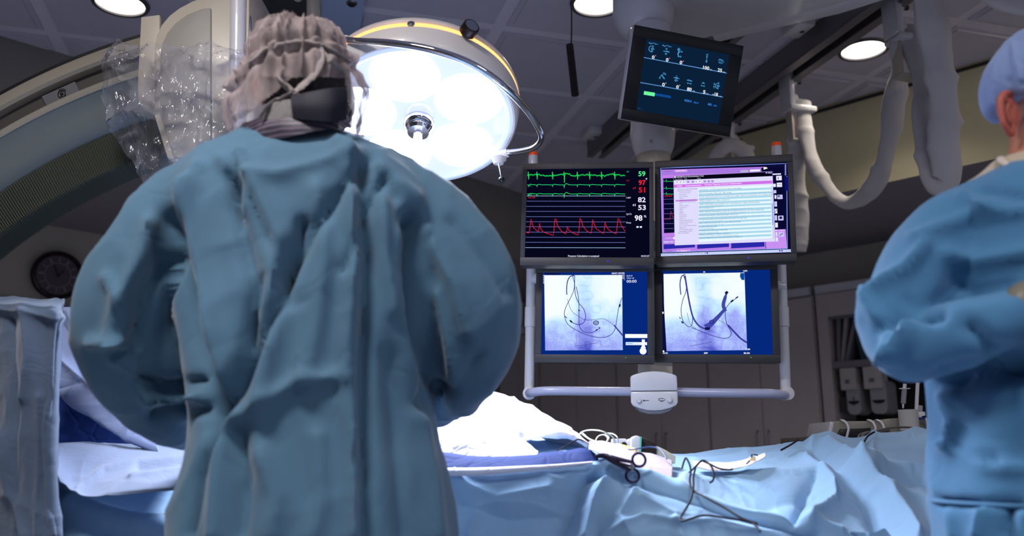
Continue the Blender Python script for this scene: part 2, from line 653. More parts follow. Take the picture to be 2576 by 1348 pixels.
# fill lamps added over and behind the camera, with made-up ring fixtures
b = MB().use(m_ring)
for x, y, r_ in ((-.9, .6, .30), (.9, -.2, .30), (2.4, 1.0, .30), (3.05, 3.0, .17)):
    b.lathe([(r_ - .02, -.004), (r_ - .018, -.024), (r_, -.024), (r_ + .006, 0)], (x, y, ZC), (0, 0, 1), 40, cap=False)
setp(build('fill_lamp_rings', b), kind='structure')
for x, y, pw in ((-.9, .6, 44), (.9, -.2, 22), (2.4, 1.0, 10)):
    area('ceiling_beam_and_fill', (x, y, ZC - .03), .55, pw, (1, .96, .92), (x, y + .6, 1), spread=math.radians(125))

# ------------------------------------------------------------------ wall clock
cc = W(146, 692, KB - .10, -1)
nrm = np.array([1, -1, 0]) / r2
t = thing('wall_clock', 'round dark framed wall clock above the left drapes', 'clock', cc + np.array([0, 0, 0]))
ax = nrm
b = MB(); b.lathe([(.0, -.035), (.145, -.035), (.155, -.02), (.156, .0), (.148, .014), (.138, .016), (.128, .006), (.126, -.004)], cc, ax, 56, cap=False)
build('frame', b, mat('clock_frame', (.22, .17, .20), .12, .7), t)
b = MB(); b.lathe([(.0, -.004), (.127, -.004)], cc, ax, 48, cap=False)
build('dial', b, mat('clock_dial', (.30, .26, .31), .4), t)
b = MB(); b.torus(cc - ax * .002, ax, .077, .002, 40, 6)
ca = np.cross((0, 0, 1), ax)
for k in range(12):
    a = k * math.pi / 6
    dr = ca * math.sin(a) + np.array([0, 0, 1]) * math.cos(a); dq = np.cross(ax, dr)
    c1 = cc + ax * .0 + dr * .098
    for o_ in ((-.004, .004) if k % 2 else (0,)):
        p = c1 + dq * o_
        b.quad(p - dr * .014 - dq * .002, p - dr * .014 + dq * .002, p + dr * .014 + dq * .002, p + dr * .014 - dq * .002)
build('numerals', b, mat('clock_ink', (.62, .55, .62), .5), t, smooth=False)
b = MB()
for a, L, w in ((math.radians(-42), .05, .010), (math.radians(28), .075, .007)):
    dr = ca * math.sin(a) * -1 + np.array([0, 0, 1]) * math.cos(a); dq = np.cross(ax, dr)
    p = cc + ax * .004
    b.add([p - dr * .015 - dq * w / 2, p - dr * .015 + dq * w / 2, p + dr * L, p + dr * L * .8 - dq * w], [(0, 1, 2, 3)])
b.lathe([(.0, .006), (.008, .005), (.008, -.003)], cc, ax, 12, cap=False)
build('hands', b, m_black, t, smooth=False)

# ------------------------------------------------------------------ cabinets along the right wall
KC = 7.7
qc = KC / r2
m_cab = mat('cabinet_laminate', (.74, .70, .69), .6, var=.05, vscale=3)
m_cabw = mat('cabinet_fascia', (.80, .79, .82), .5)
m_dark = mat('cabinet_interior', (.09, .085, .09), .7)
sof = lambda px, py=760: float(np.dot(W(px, py, KC), (1, -1, 0)) / r2)
s50 = sof(2048)
ZT = 2.055
labs = ['grey tall cabinet left of the open shelving, right of the monitor bank', 'grey tall cabinet behind the lower right monitor', 'grey tall cabinet behind the lower left monitor',
        'grey tall cabinet in the corner left of the monitor bank']
wd = .84
for k in range(4):
    s1 = s50 - k * wd; s0 = s1 - wd
    if k == 3: s0 = s1 - .5
    c = ab((s0 + s1) / 2, qc, 0)
    t = thing('tall_cabinet', labs[k], 'cabinet', c, 'grey cabinets along the back wall')
    b = MB(); slab(b, s0 + .004, s1 - .004, qc, qc + .30, 0, ZT - .06); build('body', b, m_cab, t, smooth=False)
    b = MB(); slab(b, s0 + .004, s1 - .02, qc - .02, qc + .30, ZT - .055, ZT); build('top_fascia', b, m_cabw, t, smooth=False)
    mid = (s0 + s1) / 2
    for (x0, x1) in ((s0 + .01, mid - .003), (mid + .003, s1 - .01)):
        b = MB(); slab(b, x0, x1, qc - .02, qc - .001, .08, ZT - .07); d = build('door', b, m_cab, t, smooth=False)
        hx = x1 - .04 if x0 < mid - .1 else x0 + .04
        b = MB(); b.tube([ab(hx, qc - .022, .95), ab(hx, qc - .045, .97), ab(hx, qc - .045, 1.09), ab(hx, qc - .022, 1.11)], .005, 8); build('handle', b, m_steel, d)
# open shelving unit
s0 = s50 + .02; s1 = s0 + 1.55
t = thing('open_shelving', 'open grey shelving unit with dispensers behind the far end of the table', 'shelving', ab((s0 + s1) / 2, qc, 0))
b = MB(); slab(b, s0, s0 + .075, qc - .02, qc + .32, 0, ZT - .06); build('side_panel', b, m_cab, t, smooth=False)
b = MB(); slab(b, s1 - .075, s1, qc - .02, qc + .32, 0, ZT - .06); build('side_panel', b, m_cab, t, smooth=False)
b = MB(); slab(b, s0, s1, qc - .02, qc + .32, ZT - .055, ZT); build('top_fascia', b, m_cabw, t, smooth=False)
zop = W(2090, 797, KC)[2]
b = MB(); slab(b, s0 + .075, s1 - .075, qc - .015, qc + .30, zop, ZT - .06); build('header_panel', b, m_cab, t, smooth=False)
b = MB(); slab(b, s0 + .075, s1 - .075, qc - .018, qc + .0, zop - .02, zop); build('header_rail', b, m_alu, t, smooth=False)
b = MB(); slab(b, s0 + .07, s1 - .07, qc + .29, qc + .315, 0, zop); build('back_panel', b, m_dark, t, smooth=False)
zsh = W(2100, 915, KC)[2]
b = MB(); slab(b, s0 + .078, s1 - .078, qc - .015, qc + .285, zsh - .03, zsh + .012); build('shelf', b, mat('shelf_edge', (.50, .48, .50), .5), t, smooth=False)
zsh2 = zsh - .72
b = MB(); slab(b, s0 + .078, s1 - .078, qc - .015, qc + .285, zsh2 - .03, zsh2); build('shelf', b, m_cab, t, smooth=False)
# wire basket stack in the left of the shelving
for k in range(4):
    z0 = zsh - .16 - .145 * k
    b = MB()
    for j in range(5):
        slab(b, s0 + .09, s0 + .16, qc + .03 + j * .05, qc + .04 + j * .05, z0 - .002, z0 + .09)
    slab(b, s0 + .085, s0 + .165, qc + .02, qc + .26, z0 - .006, z0)
    setp(build('wire_basket', b, mat('basket', (.20, .19, .20), .5), smooth=False), ['uppermost', 'second', 'third', 'lowest'][k] + ' dark basket in the narrow stack at the left of the open shelves', 'basket', 'dark baskets in the shelving')
# things on the shelf
m_paper = mat('paper_white', (.70, .69, .68), .8)
m_teal = mat('teal_plastic', (.16, .27, .33), .6)
for px, lean, col, lab in ((2100, .02, (.48, .46, .46), 'leftmost thin folder standing on the upper shelf'), (2109, .05, (.62, .60, .60), 'pale leaning folder on the upper shelf, second from the left'), (2119, .09, (.50, .48, .5), 'grey leaning folder next to the teal bin')):
    sx = sof(px, 880); b = MB()
    p0 = [ab(sx + l, qc + .02, zsh + .014 + z) for l, z in ((0, 0), (.022, 0), (.022 + lean, .30), (lean, .30))]
    b.prism(p0, tuple(ab(0, .2, 0)))
    setp(build('folder', b, mat('folder_%d' % px, col, .7), smooth=False), lab, 'folder', 'folders on the upper shelf')
sx = sof(2142, 880)
b = MB(); pts = [ab(sx + l, qc + .02, zsh + .014 + z) for l, z in ((.05, 0), (.50, 0), (.54, .30), (.50, .30), (.47, .15), (.16, .13), (.06, .33), (0, .33))]
b.prism(pts, tuple(ab(0, .22, 0)))
setp(build('storage_bin', b, m_teal, smooth=False), 'dark teal storage bin standing on the upper shelf', 'bin')
# dispensers hanging below the shelf
for pa, pb, lab in ((2118, 2157, 'left one of the two white paper dispensers hanging under the shelf'), (2176, 2222, 'right one of the two white paper dispensers, half behind the sleeve')):
    sa, sb = sof(pa, 950), sof(pb, 950)
    zt, zm, zb = zsh - .035, W(2140, 981, KC)[2], W(2140, 1043, KC)[2]
    t = thing('dispenser', lab, 'dispenser', ab((sa + sb) / 2, qc, zb), 'white dispensers under the shelf')
    b = MB(); pts = [ab(sa, qc - .03, zm), ab(sb, qc - .03, zm), ab(sb, qc - .03, zt), ab(sa, qc - .03, zt)]
    b.prism(pts, tuple(ab(0, .10, 0)), bev=.004); build('upper_box', b, m_paper, t, smooth=False)
    w_ = sb - sa
    b = MB(); s_a, s_b = sa + w_ * .25, sb + w_ * .12
    R_ = .035
    out = []
    for (cx_, cz_, a0) in ((s_b - R_, zb + R_, -90), (s_b - R_, zm + .02, 0), (s_a + R_, zm + .02, 90), (s_a + R_, zb + R_, 180)):
        for k in range(6):
            a = math.radians(a0 + 18 * k); out.append(ab(cx_ + R_ * math.cos(a), qc - .01, cz_ + R_ * math.sin(a)))
    b.prism(out, tuple(ab(0, .16, 0))); build('lower_case', b, mat('dispenser_case', (.62, .61, .63), .4), t, smooth=False)
    b = MB(); cxm = (s_a + s_b) / 2; pts = [ab(cxm + .055 * math.cos(a) * (w_ / .24 + .25), qc - .014, zb + .085 + .022 * math.sin(a)) for a in np.linspace(math.pi, 2 * math.pi, 12)]
    b.prism(pts, tuple(ab(0, .006, 0))); build('window_slot', b, m_black, t, smooth=False)
    b = MB()
    slab(b, s_a + .05, s_b - .05, qc - .013, qc - .011, zm - .10, zm - .045); build('printed_label', b, mat('print_grey', (.42, .41, .46), .7), t, smooth=False)
    b = MB(); slab(b, sa + w_ * .33, sa + w_ * .6, qc - .0325, qc - .0305, zt - .10, zt - .075)
    build('printed_mark', b, mat('print_grey', (.42, .41, .46), .7), t, smooth=False)

# ------------------------------------------------------------------ ceiling rails, carriages, sleeves
def rail_obj(s, r0, r1, label, w=.05):
    b = MB().use(m_alu)
    def bx(sa, sb, za, zb):
        pts = [e2 * sa + e1 * r0, e2 * sb + e1 * r0, e2 * sb + e1 * r1, e2 * sa + e1 * r1]
        b.prism([(p[0], p[1], za) for p in pts], (0, 0, zb - za))
    bx(s - w, s - w * .72, ZC - .12, ZC - .013); bx(s + w * .72, s + w, ZC - .12, ZC - .013)
    bx(s - w, s - w * .35, ZC - .125, ZC - .115); bx(s + w * .35, s + w, ZC - .125, ZC - .115)
    b.use(m_darkrail); bx(s - w * .7, s + w * .7, ZC - .06, ZC - .013)
    return setp(build('ceiling_rail', b, smooth=False), label, 'rail', 'aluminium ceiling rails')


rail_obj(2.395, -1.5, 4.95, 'long aluminium ceiling rail carrying the white cable carriages', .072)
rail_obj(1.90, 2.9, 4.78, 'short ceiling rail ending left of the tilted display', .055)
for s, r, lab in ((1.83, 4.60, 'small white end bracket on the ceiling left of the tilted display'), (2.26, 4.1, 'small white end bracket on the ceiling right of the tilted display'), (2.26, 3.1, 'small white end bracket near the top edge beside the rail')):
    p = e2 * s + e1 * r; b = MB()
    M = Matrix.Translation((p[0], p[1], ZC - .035)) @ Matrix.Rotation(th, 4, 'Z')
    b.use(m_white); b.box((-.02, 0, 0), (.09, .14, .045), M, .008); b.use(m_black); b.lathe([(.0, -.025), (.012, -.0245), (.012, 0)], (p[0], p[1], ZC - .034), (0, 0, 1), 12, cap=False)
    setp(build('end_bracket', b), lab, 'bracket', 'white ceiling brackets')


def carriage(r, lab, drop=.16):
    p = e2 * 2.47 + e1 * r
    z0 = ZC - .10
    t = thing('rail_carriage', lab, 'carriage', (p[0], p[1], z0 - .2), 'cable carriages on the rail')
    M = Matrix.Translation((p[0], p[1], 0)) @ Matrix.Rotation(th, 4, 'Z')
    b = MB(); b.box((-.05, 0, z0 - .05), (.03, .09, .24), M, .004); b.box((.01, 0, z0 - .165), (.15, .10, .03), M, .008)
    build('bracket', b, m_white, t)
    for zz in (z0 - .01, z0 - .11):
        b = MB(); o = M @ Vector((-.03, 0, zz)); b.lathe([(.0, 0), (.028, 0), (.03, .006), (.03, .022), (.012, .026), (.012, .04), (0, .04)], o, M.to_3x3() @ Vector((1, 0, 0)), 20, cap=False)
        wl = build('wheel', b, m_white, t)
        b = MB(); b.lathe([(.0, .0), (.011, 0), (.011, .02), (0, .02)], M @ Vector((.012, 0, zz)), M.to_3x3() @ Vector((1, 0, 0)), 12, cap=False); build('hub', b, m_black, wl)
    b = MB(); b.box((-.045, 0, z0 - .17 - drop / 2), (.012, .05, drop), M, .002); b.box((.0, 0, z0 - .17 - drop), (.11, .06, .012), M, .003)
    build('hanger', b, m_cream, t)
    b = MB(); b.lathe([(.0, 0), (.008, 0), (.008, .012), (0, .012)], M @ Vector((.0, 0, z0 - .192)), (0, 0, 1), 10, cap=False); build('bolt', b, m_steel, t)
    return M @ Vector((0.02, 0, z0 - .17 - drop))


def r_of(px, py):
    q = PL(px, py, (*(e2 * 2.47), 0), (*e2, 0)); return float(np.dot(q[:2], e1))


cB = carriage(r_of(1998, 190), 'white cable carriage with two wheels, right of the tilted display')
cC = carriage(r_of(2268, 30), 'white cable carriage at the top edge, far right on the rail')
cD = carriage(r_of(1852, 335), 'white cable carriage half hidden behind the tilted display', .12)


def sleeve(name, pts, r, lab, seed, wr=.011, flat=.45):
    A = np.array([P(*p) for p in pts])
    b = MB(); b.tube(A, r, 20, n=110, flat=flat, flatdir=(0, 1, 0.01))
    V = np.array(b.v)
    c = V.copy()
    n = ridged(c * np.array([5, 5, 7]), seed, 2.5) * 1.3 + ridged(c * 13, seed + 3, 3) * .5
    ctr = np.repeat(np.array([V[i * 20:(i + 1) * 20].mean(0) for i in range(110)]), 20, 0)
    d = V - ctr; ln = np.linalg.norm(d, axis=1)[:, None] + 1e-9
    V = V + d / ln * (n[:, None] - .35) * wr
    b.v = [tuple(p) for p in V]
    return setp(build(name, b, m_sleeve, angle=1.2), lab, 'cable sleeve', 'white cable sleeves on the rail')


dB, dC = float(cB[1]), float(cC[1])
sleeve('cable_sleeve', [(2008, 255, dB), (2006, 300, dB), (2004, 380, dB), (2006, 480, dB), (2012, 560, dB), (2010, 632, dB)], [.045, .05, .043, .040, .036, .028], 'white cable sleeve hanging straight down behind the upper right monitor', 3)
sleeve('cable_sleeve', [(2018, 256, dB), (2026, 330, dB - .03), (2045, 410, dB - .08), (2078, 468, dB - .14), (2125, 508, dB - .22), (2180, 488, dB - .32), (2218, 425, dB - .40), (2240, 330, dB - .46), (2256, 220, dB - .5), (2262, 125, dC), (2272, 92, dC)], [.035, .036, .034, .032, .034, .034, .036, .042, .046, .034, .025], 'white cable sleeve swagged in a deep U between two carriages', 5)
sleeve('cable_sleeve', [(2268, 90, dC), (2296, 96, dC - .02), (2316, 180, dC - .04), (2328, 280, dC - .06), (2334, 370, dC - .08), (2348, 448, dC - .1), (2372, 452, dC - .12), (2378, 380, dC - .15), (2374, 250, dC - .2), (2354, 120, dC - .25), (2332, 0, dC - .3), (2322, -90, dC - .32)], [.03, .042, .043, .042, .042, .048, .05, .055, .058, .055, .052, .045], 'white cable sleeve in a narrow loop hanging at the far right', 8, .014)
dD = float(cD[1])
sleeve('cable_sleeve', [(1795, 420, dD - .3), (1805, 385, dD - .3), (1830, 366, dD - .3), (1862, 372, dD - .3), (1882, 400, dD - .3), (1885, 440, dD - .3)], .034, 'short arched white sleeve showing above the upper right monitor', 11, .006)
sleeve('cable_sleeve', [(2470, -40, 2.8), (2500, -12, 2.8), (2540, 5, 2.8), (2590, 12, 2.8), (2680, 0, 2.8)], .045, 'white sleeve crossing the top right corner', 14, .01)

# hanging foam-covered pull cord
t = thing('pull_cord', 'black cord with a foam grip hanging left of the tilted display', 'pull cord', P(1441, 240, 3.0))
b = MB(); b.tube([P(1434, -160, 3.0), P(1437, 0, 3.0), P(1438, 60, 3.0), P(1437, 113, 3.0)], .0028, 8, n=20); build('cord', b, m_black, t)
b = MB()
for i, (f0, f1) in enumerate(((0, .2), (.2, .4), (.4, .6), (.6, .9), (.9, 1))):
    a_, c_ = P(1433 + 14 * f0, 112 + 128 * f0, 3.0), P(1433 + 14 * f1, 112 + 128 * f1, 3.0)
    b.tube([a_, a_ * .97 + c_ * .03, a_ * .03 + c_ * .97, c_], [.0115, .0140, .0145, .012], 16)
build('foam_grip', b, mat('foam_dark', (.15, .11, .12), .85, bump=.3, bscale=200), t)

# ------------------------------------------------------------------ screens
def ts(mb, s, org, R, x, z, size, off, bold=0, align='LEFT', maxw=None):
    """adds flat lettering to mb at local (x,z) of a screen frame"""
    cu = bpy.data.curves.new('txt', 'FONT'); cu.body = s; cu.size = size; cu.offset = bold * size; cu.align_x = align
    cu.resolution_u = 3
    o = bpy.data.objects.new('txt', cu); COL.objects.link(o)
    dg = bpy.context.evaluated_depsgraph_get(); me = o.evaluated_get(dg).to_mesh()
    vs = [v.co.copy() for v in me.vertices]; fs = [tuple(p.vertices) for p in me.polygons]
    o.evaluated_get(dg).to_mesh_clear(); bpy.data.objects.remove(o); bpy.data.curves.remove(cu)
    if not vs: return
    k = 1
    if maxw:
        w = max(v.x for v in vs) - min(v.x for v in vs)
        k = maxw / w if w > 0 else 1
    mb.add([org + R @ np.array([x + v.x * k, -off, z + v.y]) for v in vs], fs)


class Screen:
    """local frame: x right, z up, front towards -y; graphics placed by where the photo shows them, then laid flat on the panel"""
    def __init__(s, c, R, w, h, off):
        s.c = np.array(c); s.R = np.array(R); s.w = w; s.h = h; s.off = off; s.mb = MB(); s.lay = 0

    def loc(s, px, py):
        n = s.R @ np.array([0, -1, 0])
        p = PL(px, py, s.c + n * s.off, n)
        l = s.R.T @ (p - s.c)
        return l[0], l[2]

    def o(s, k): return s.off + .0006 + k * .00008

    def poly(s, pts, col, lay, st=1.0):
        s.mb.use(emat('glow_%s_%g' % (col, st), col, st))
        L = [s.loc(*p) for p in pts]
        s.mb.add([s.c + s.R @ np.array([x, -s.o(lay), z]) for x, z in L], [tuple(range(len(L)))])

    def rect(s, x0, y0, x1, y1, col, lay, st=1.0):
        a = s.loc(x0, (y0 + y1) / 2)[0]; b = s.loc(x1, (y0 + y1) / 2)[0]
        t = s.loc((x0 + x1) / 2, y0)[1]; d = s.loc((x0 + x1) / 2, y1)[1]
        s.lrect(a, t, b, d, col, lay, st)

    def lrect(s, x0, z0, x1, z1, col, lay, st=1.0):
        s.mb.use(emat('glow_%s_%g' % (col, st), col, st))
        s.mb.add([s.c + s.R @ np.array([x, -s.o(lay), z]) for x, z in ((x0, z0), (x1, z0), (x1, z1), (x0, z1))], [(0, 1, 2, 3)])

    def line(s, pts, w, col, lay, st=1.0, n=None):
        s.mb.use(emat('glow_%s_%g' % (col, st), col, st))
        L = np.array([s.loc(*p) for p in pts])
        if n: L = catmull(L, n)
        w = np.full(len(L), w) if np.isscalar(w) else catmull(np.array(w, float)[:, None], len(L))[:, 0]
        T = np.gradient(L, axis=0); T /= np.linalg.norm(T, axis=1)[:, None] + 1e-12
        N = np.stack([-T[:, 1], T[:, 0]], 1)
        k = FPX / 2.7
        vs = []
        for i in range(len(L)):
            for sg in (-1, 1):
                q = L[i] + N[i] * sg * w[i] / 2 / k
                vs.append(s.c + s.R @ np.array([q[0], -s.o(lay), q[1]]))
        s.mb.add(vs, [(2 * i, 2 * i + 1, 2 * i + 3, 2 * i + 2) for i in range(len(L) - 1)])

    def disc(s, px, py, rp, col, lay, st=1.0, asp=1.0, n=20, hole=0):
        x, z = s.loc(px, py); k = FPX / 2.7
        s.mb.use(emat('glow_%s_%g' % (col, st), col, st))
        if hole:
            vs = []; 
            for i in range(n):
                a = 2 * math.pi * i / n
                for r in (rp / k, hole / k):
                    vs.append(s.c + s.R @ np.array([x + r * math.cos(a), -s.o(lay), z + r * asp * math.sin(a)]))
            s.mb.add(vs, [(2 * i, 2 * i + 1, (2 * i + 3) % (2 * n), (2 * i + 2) % (2 * n)) for i in range(n)])
        else:
            s.mb.add([s.c + s.R @ np.array([x + rp / k * math.cos(2 * math.pi * i / n), -s.o(lay), z + rp / k * asp * math.sin(2 * math.pi * i / n)]) for i in range(n)], [tuple(range(n))])

    def text(s, px, py, t, hp, col, lay=6, bold=0, align='LEFT', wpx=None, st=1.0):
        """px,py: baseline anchor; hp: cap height in photo pixels"""
        x, z = s.loc(px, py); k = FPX / 2.7
        s.mb.use(emat('glow_%s_%g' % (col, st), col, st))
        ts(s.mb, t, s.c, s.R, x, z, hp / k / .70, s.o(lay), bold, align, wpx / k if wpx else None)


def monitor(name, lab, cat, c, ypr, w, h, sx0, sz0, sx1, sz1, dep=.055, bez=m_bezel, case=m_bezel, scol='05060f', bevel=.006, group=None, rec=.004):
    """front face of the bezel through c; LCD panel rectangle (sx0,sz0)-(sx1,sz1) in local metres"""
    R = rotm(*ypr); M = m4(R, c)
    t = thing(name, lab, cat, c, group)
    b = MB().use(case)
    b.box((0, dep / 2 + rec + .0015, 0), (w - .002, dep, h - .002), M, bevel)
    build('housing', b, case, t)
    b = MB()
    # bezel ring standing proud of the panel
    def bar(x0, z0, x1, z1): b.box(((x0 + x1) / 2, rec / 2 + .003, (z0 + z1) / 2), (abs(x1 - x0), rec + .006, abs(z1 - z0)), M, .0015)
    bar(-w / 2, sz0, w / 2, h / 2); bar(-w / 2, -h / 2, w / 2, sz1); bar(-w / 2, sz1, sx0, sz0); bar(sx1, sz1, w / 2, sz0)
    build('bezel', b, bez, t)
    b = MB(); b.box(((sx0 + sx1) / 2, rec + .0005, (sz0 + sz1) / 2), (sx1 - sx0 + .002, .002, sz0 - sz1 + .002), M)
    sc = build('screen', b, emat('panel_' + scol, scol, 1.0), t, smooth=False)
    S = Screen(c, R, w, h, -rec + .0006)
    return t, sc, S, M


GB = 'monitors of the four-screen bank'


def sloc(c, ypr, px, py):
    S = Screen(c, rotm(*ypr), 1, 1, 0); return S.loc(px, py)


def lcd(c, ypr, pts):
    L = np.array([sloc(c, ypr, *p) for p in pts])
    return (L[0, 0] + L[3, 0]) / 2, (L[0, 1] + L[1, 1]) / 2, (L[1, 0] + L[2, 0]) / 2, (L[2, 1] + L[3, 1]) / 2


# ---- upper left: vital signs
cTL, aTL = (0.2349, 2.5847, 1.6893), (-7.32, -.17, 1.74)
x0, z0, x1, z1 = lcd(cTL, aTL, [(1325.7, 424.5), (1634, 423), (1633, 648), (1321, 646)])
tTL, sc, S, M = monitor('monitor', 'upper left monitor of the bank with green and red vital sign traces', 'monitor', cTL, aTL, .414, .335, x0, z0, x1, z1, scol='06071c', group=GB)
Z1 = lambda x, y: (1300 + x / 3.578, 370 + y / 3.578)


def trace(S, pts, w, col, lay, conv=Z1, st=1.0, n=None):
    S.line([conv(*p) for p in pts], w, col, lay, st, n)


g1 = []
rs = random.Random(4)
spk = [105, 182, 322, 427, 545, 655, 763, 881]
x = 95
pts = []
while x < 980:
    near = [s_ for s_ in spk if abs(s_ - x) < 5]
    y = 252 + 6 * math.sin(x / 37) + rs.uniform(-5, 5)
    if 430 < x < 480: y -= 12
    if 785 < x < 870: y += 6 - (x - 785) * .15
    pts.append((x, y)); x += 6
    for s_ in spk:
        if x <= s_ < x + 6:
            pts += [(s_ - 3, 258), (s_ - 1, 222), (s_ + 2, 292 if s_ != 427 else 322), (s_ + 6, 246)]
            x = s_ + 9
trace(S, pts, 1.5, '20e060', 4)
trace(S, [(a, b_ + 5) for a, b_ in pts if 215 < b_ < 285], 1.7, '0a8a3a', 3)


def ecg(y0, dn, bump, seed):
    rr = random.Random(seed); out = []; x = 95
    while x < 980:
        y = y0 + rr.uniform(-1.5, 1.5) - bump * sum(math.exp(-((x - s_ - 22) / 22) ** 2) for s_ in spk) * .5
        if 430 < x < 470: y -= bump * 1.2 * math.exp(-((x - 448) / 12) ** 2)
        out.append((x, y)); x += 7
        for s_ in spk:
            if x <= s_ < x + 7:
                out += [(s_ - 4, y0), (s_, y0 + dn * (1.6 if s_ == 427 else 1)), (s_ + 5, y0 - 2)]; x = s_ + 10
    return out


trace(S, ecg(340, 20, 7, 2), 1.4, '25d880', 4)
trace(S, ecg(422, 24, 8, 3), 1.4, '20e070', 4)
for i, y in enumerate((440, 487, 534, 579, 626, 672, 717, 765, 811, 857, 905)):
    S.line([Z1(90 - i * 1.3, y), Z1(978, y + (2 if i > 3 else 0))], 1.0 if i not in (0, 10) else 1.3, '8088d8' if i not in (0, 10) else 'a0c0e8', 2, .85)
P_ = [(80, 762), (105, 775), (112, 770), (130, 650), (140, 690), (150, 722), (180, 752), (195, 762), (207, 685), (216, 735), (240, 765), (330, 795), (333, 770), (343, 645), (355, 650), (365, 705), (400, 755), (440, 782), (448, 765), (457, 712), (466, 745), (500, 770), (552, 792), (558, 770), (570, 640), (582, 660), (595, 710), (630, 755), (668, 775), (675, 740), (685, 652), (697, 690), (715, 735), (782, 780), (788, 740), (795, 672), (805, 710), (830, 748), (895, 782), (900, 740), (912, 642), (925, 655), (940, 705), (975, 758)]
trace(S, P_, 1.5, 'e01838', 5)
for (x, y, s_, hp, c_, w_) in ((1093, 262, '59', 12.5, '55f090', 62), (1095, 342, '97', 12.5, 'f02840', 64), (1095, 408, '51', 13, 'e81830', 58), (1090, 496, '82', 12.5, 'e8e8ff', 68), (1090, 566, '53', 12.5, 'e8e8ff', 68), (1060, 662, '98', 13.5, 'f0f0ff', 68)):
    S.text(*Z1(x, y), s_, hp, c_, 6, .022, wpx=w_ / 3.578)
for (x, y, s_, hp, c_, w_) in ((988, 228, 'HR', 3.6, '30b060', 22), (986, 308, 'AO', 3.6, 'b02030', 28), (1045, 378, '67', 4.6, 'c02838', 27), (985, 463, 'NBP', 3.8, 'c8c8f0', 40), (1042, 530, '63', 5, 'e0e0ff', 28), (985, 610, 'SpO2', 4, 'c8c8f0', 47), (1142, 633, '%', 5.5, 'd8d8ff', 24), (985, 687, 'Resp', 4, 'c8c8f0', 42), (105, 355, 'V1', 3.4, '50c070', 20), (108, 435, 'AVF', 3.4, '50c070', 28), (103, 461, 'AO 200', 3.6, 'd02030', 64), (460, 988, 'Pressure Calculation is accepted', 4.6, 'e8e8ff', 274), (1115, 988, '10:53:27', 4.2, 'e0e0ff', 72)):
    S.text(*Z1(x, y), s_, hp, c_, 6, .012, wpx=w_ / 3.578)
for xx in (1077, 1107): S.rect(*Z1(xx, 712), *Z1(xx + 20, 727), 'e0e0ff', 6)
S.disc(*Z1(1167, 286), 2, 'd0d0ff', 6)
build('display_graphics', S.mb, None, sc, smooth=False)
def led(t, M, px, py, c, ypr, col='3020ff', r=.0022, st=2.5):
    x, z = sloc(c, ypr, px, py)
    b = MB(); o = M @ Vector((x, -.0015, z)); b.ball(o, r, 10); build('power_light', b, emat('led_' + col, col, st), t)
led(tTL, M, 1529.5, 657, cTL, aTL)

# ---- upper right: documentation windows
cTR, aTR = (0.6628, 2.5767, 1.7004), (-13.98, -.91, 1.73)
x0, z0, x1, z1 = lcd(cTR, aTR, [(1659, 419), (1980, 409.5), (1990.5, 636), (1662, 646)])
tTR, sc, S, M = monitor('monitor', 'upper right monitor of the bank with purple and white text windows', 'monitor', cTR, aTR, .425, .342, x0, z0, x1, z1, scol='0a0c28', group=GB)
q = lambda x0, y0, x1, y1, x2, y2, x3, y3, col, lay, st=1: S.poly([Z1(x0, y0), Z1(x1, y1), Z1(x2, y2), Z1(x3, y3)], col, lay, st)
q(1293, 186, 2432, 146, 2438, 915, 1310, 950, '8aa8ff', 1)
q(1298, 192, 2427, 150, 2432, 910, 1314, 944, '0c0c3c', 2)
q(1298, 205, 2240, 178, 2240, 890, 1312, 925, 'c080e8', 3)
q(1300, 212, 2200, 185, 2200, 225, 1302, 254, 'a878e0', 4)
q(1422, 206, 1534, 203, 1535, 222, 1423, 226, 'd8a8f0', 5); S.text(*Z1(1438, 219), 'Real Time', 3.2, 'ffe8ff', 6, wpx=20)
S.text(*Z1(1330, 224), 'Overview', 3.0, '4830a0', 6, wpx=16)
q(2012, 208, 2084, 205, 2084, 226, 2012, 229, 'b8b0d8', 5); q(2098, 204, 2190, 200, 2190, 218, 2098, 222, 'f0ecff', 5)
q(1318, 282, 1420, 278, 1420, 770, 1325, 775, '08082c', 5)
for i, y in enumerate((308, 372, 422)):
    S.line([Z1(1318, y), Z1(1340, y), Z1(1346, y - 16), Z1(1350, y + 10), Z1(1356, y), Z1(1410, y + 2)], 1.5, '28c060', 6)
for y in (470, 512, 556, 600, 645, 690, 735): S.line([Z1(1325, y), Z1(1412, y - 2)], .9, '7078c0', 6)
S.line([Z1(1325, 645), Z1(1345, 650), Z1(1378, 652), Z1(1388, 575), Z1(1400, 620), Z1(1412, 635)], 1.2, 'b02040', 6); S.rect(*Z1(1330, 432), *Z1(1400, 448), '801828', 6)
q(1312, 800, 2236, 765, 2240, 915, 1314, 945, 'b880e8', 4)
S.text(*Z1(1342, 825), 'Conditions', 3.4, 'f0e0ff', 6, wpx=18)
q(1408, 810, 1424, 810, 1424, 828, 1408, 828, 'f0f0ff', 6); q(1322, 848, 1372, 847, 1372, 860, 1322, 861, 'c8c8f0', 5); q(1378, 847, 1410, 846, 1410, 859, 1378, 860, 'c8c8f0', 5)
for xa, xb in ((1322, 1604), (1624, 1910), (1930, 2230)):
    q(xa, 876 - (xa - 1322) * .02, xb, 874 - (xb - 1322) * .022, xb, 905 - (xb - 1322) * .01, xa, 920 - (xa - 1322) * .012, '2828a8', 6)
q(1436, 925, 1562, 922, 1562, 940, 1436, 942, 'd8a0f0', 6)
S.text(*Z1(1476, 939), 'Results', 3.2, 'ffffff', 7, wpx=14); S.text(*Z1(1345, 941), 'Events', 3.0, '3020a0', 7, wpx=13)
q(1298, 958, 2466, 920, 2468, 945, 1298, 983, 'c8d4ff', 3)
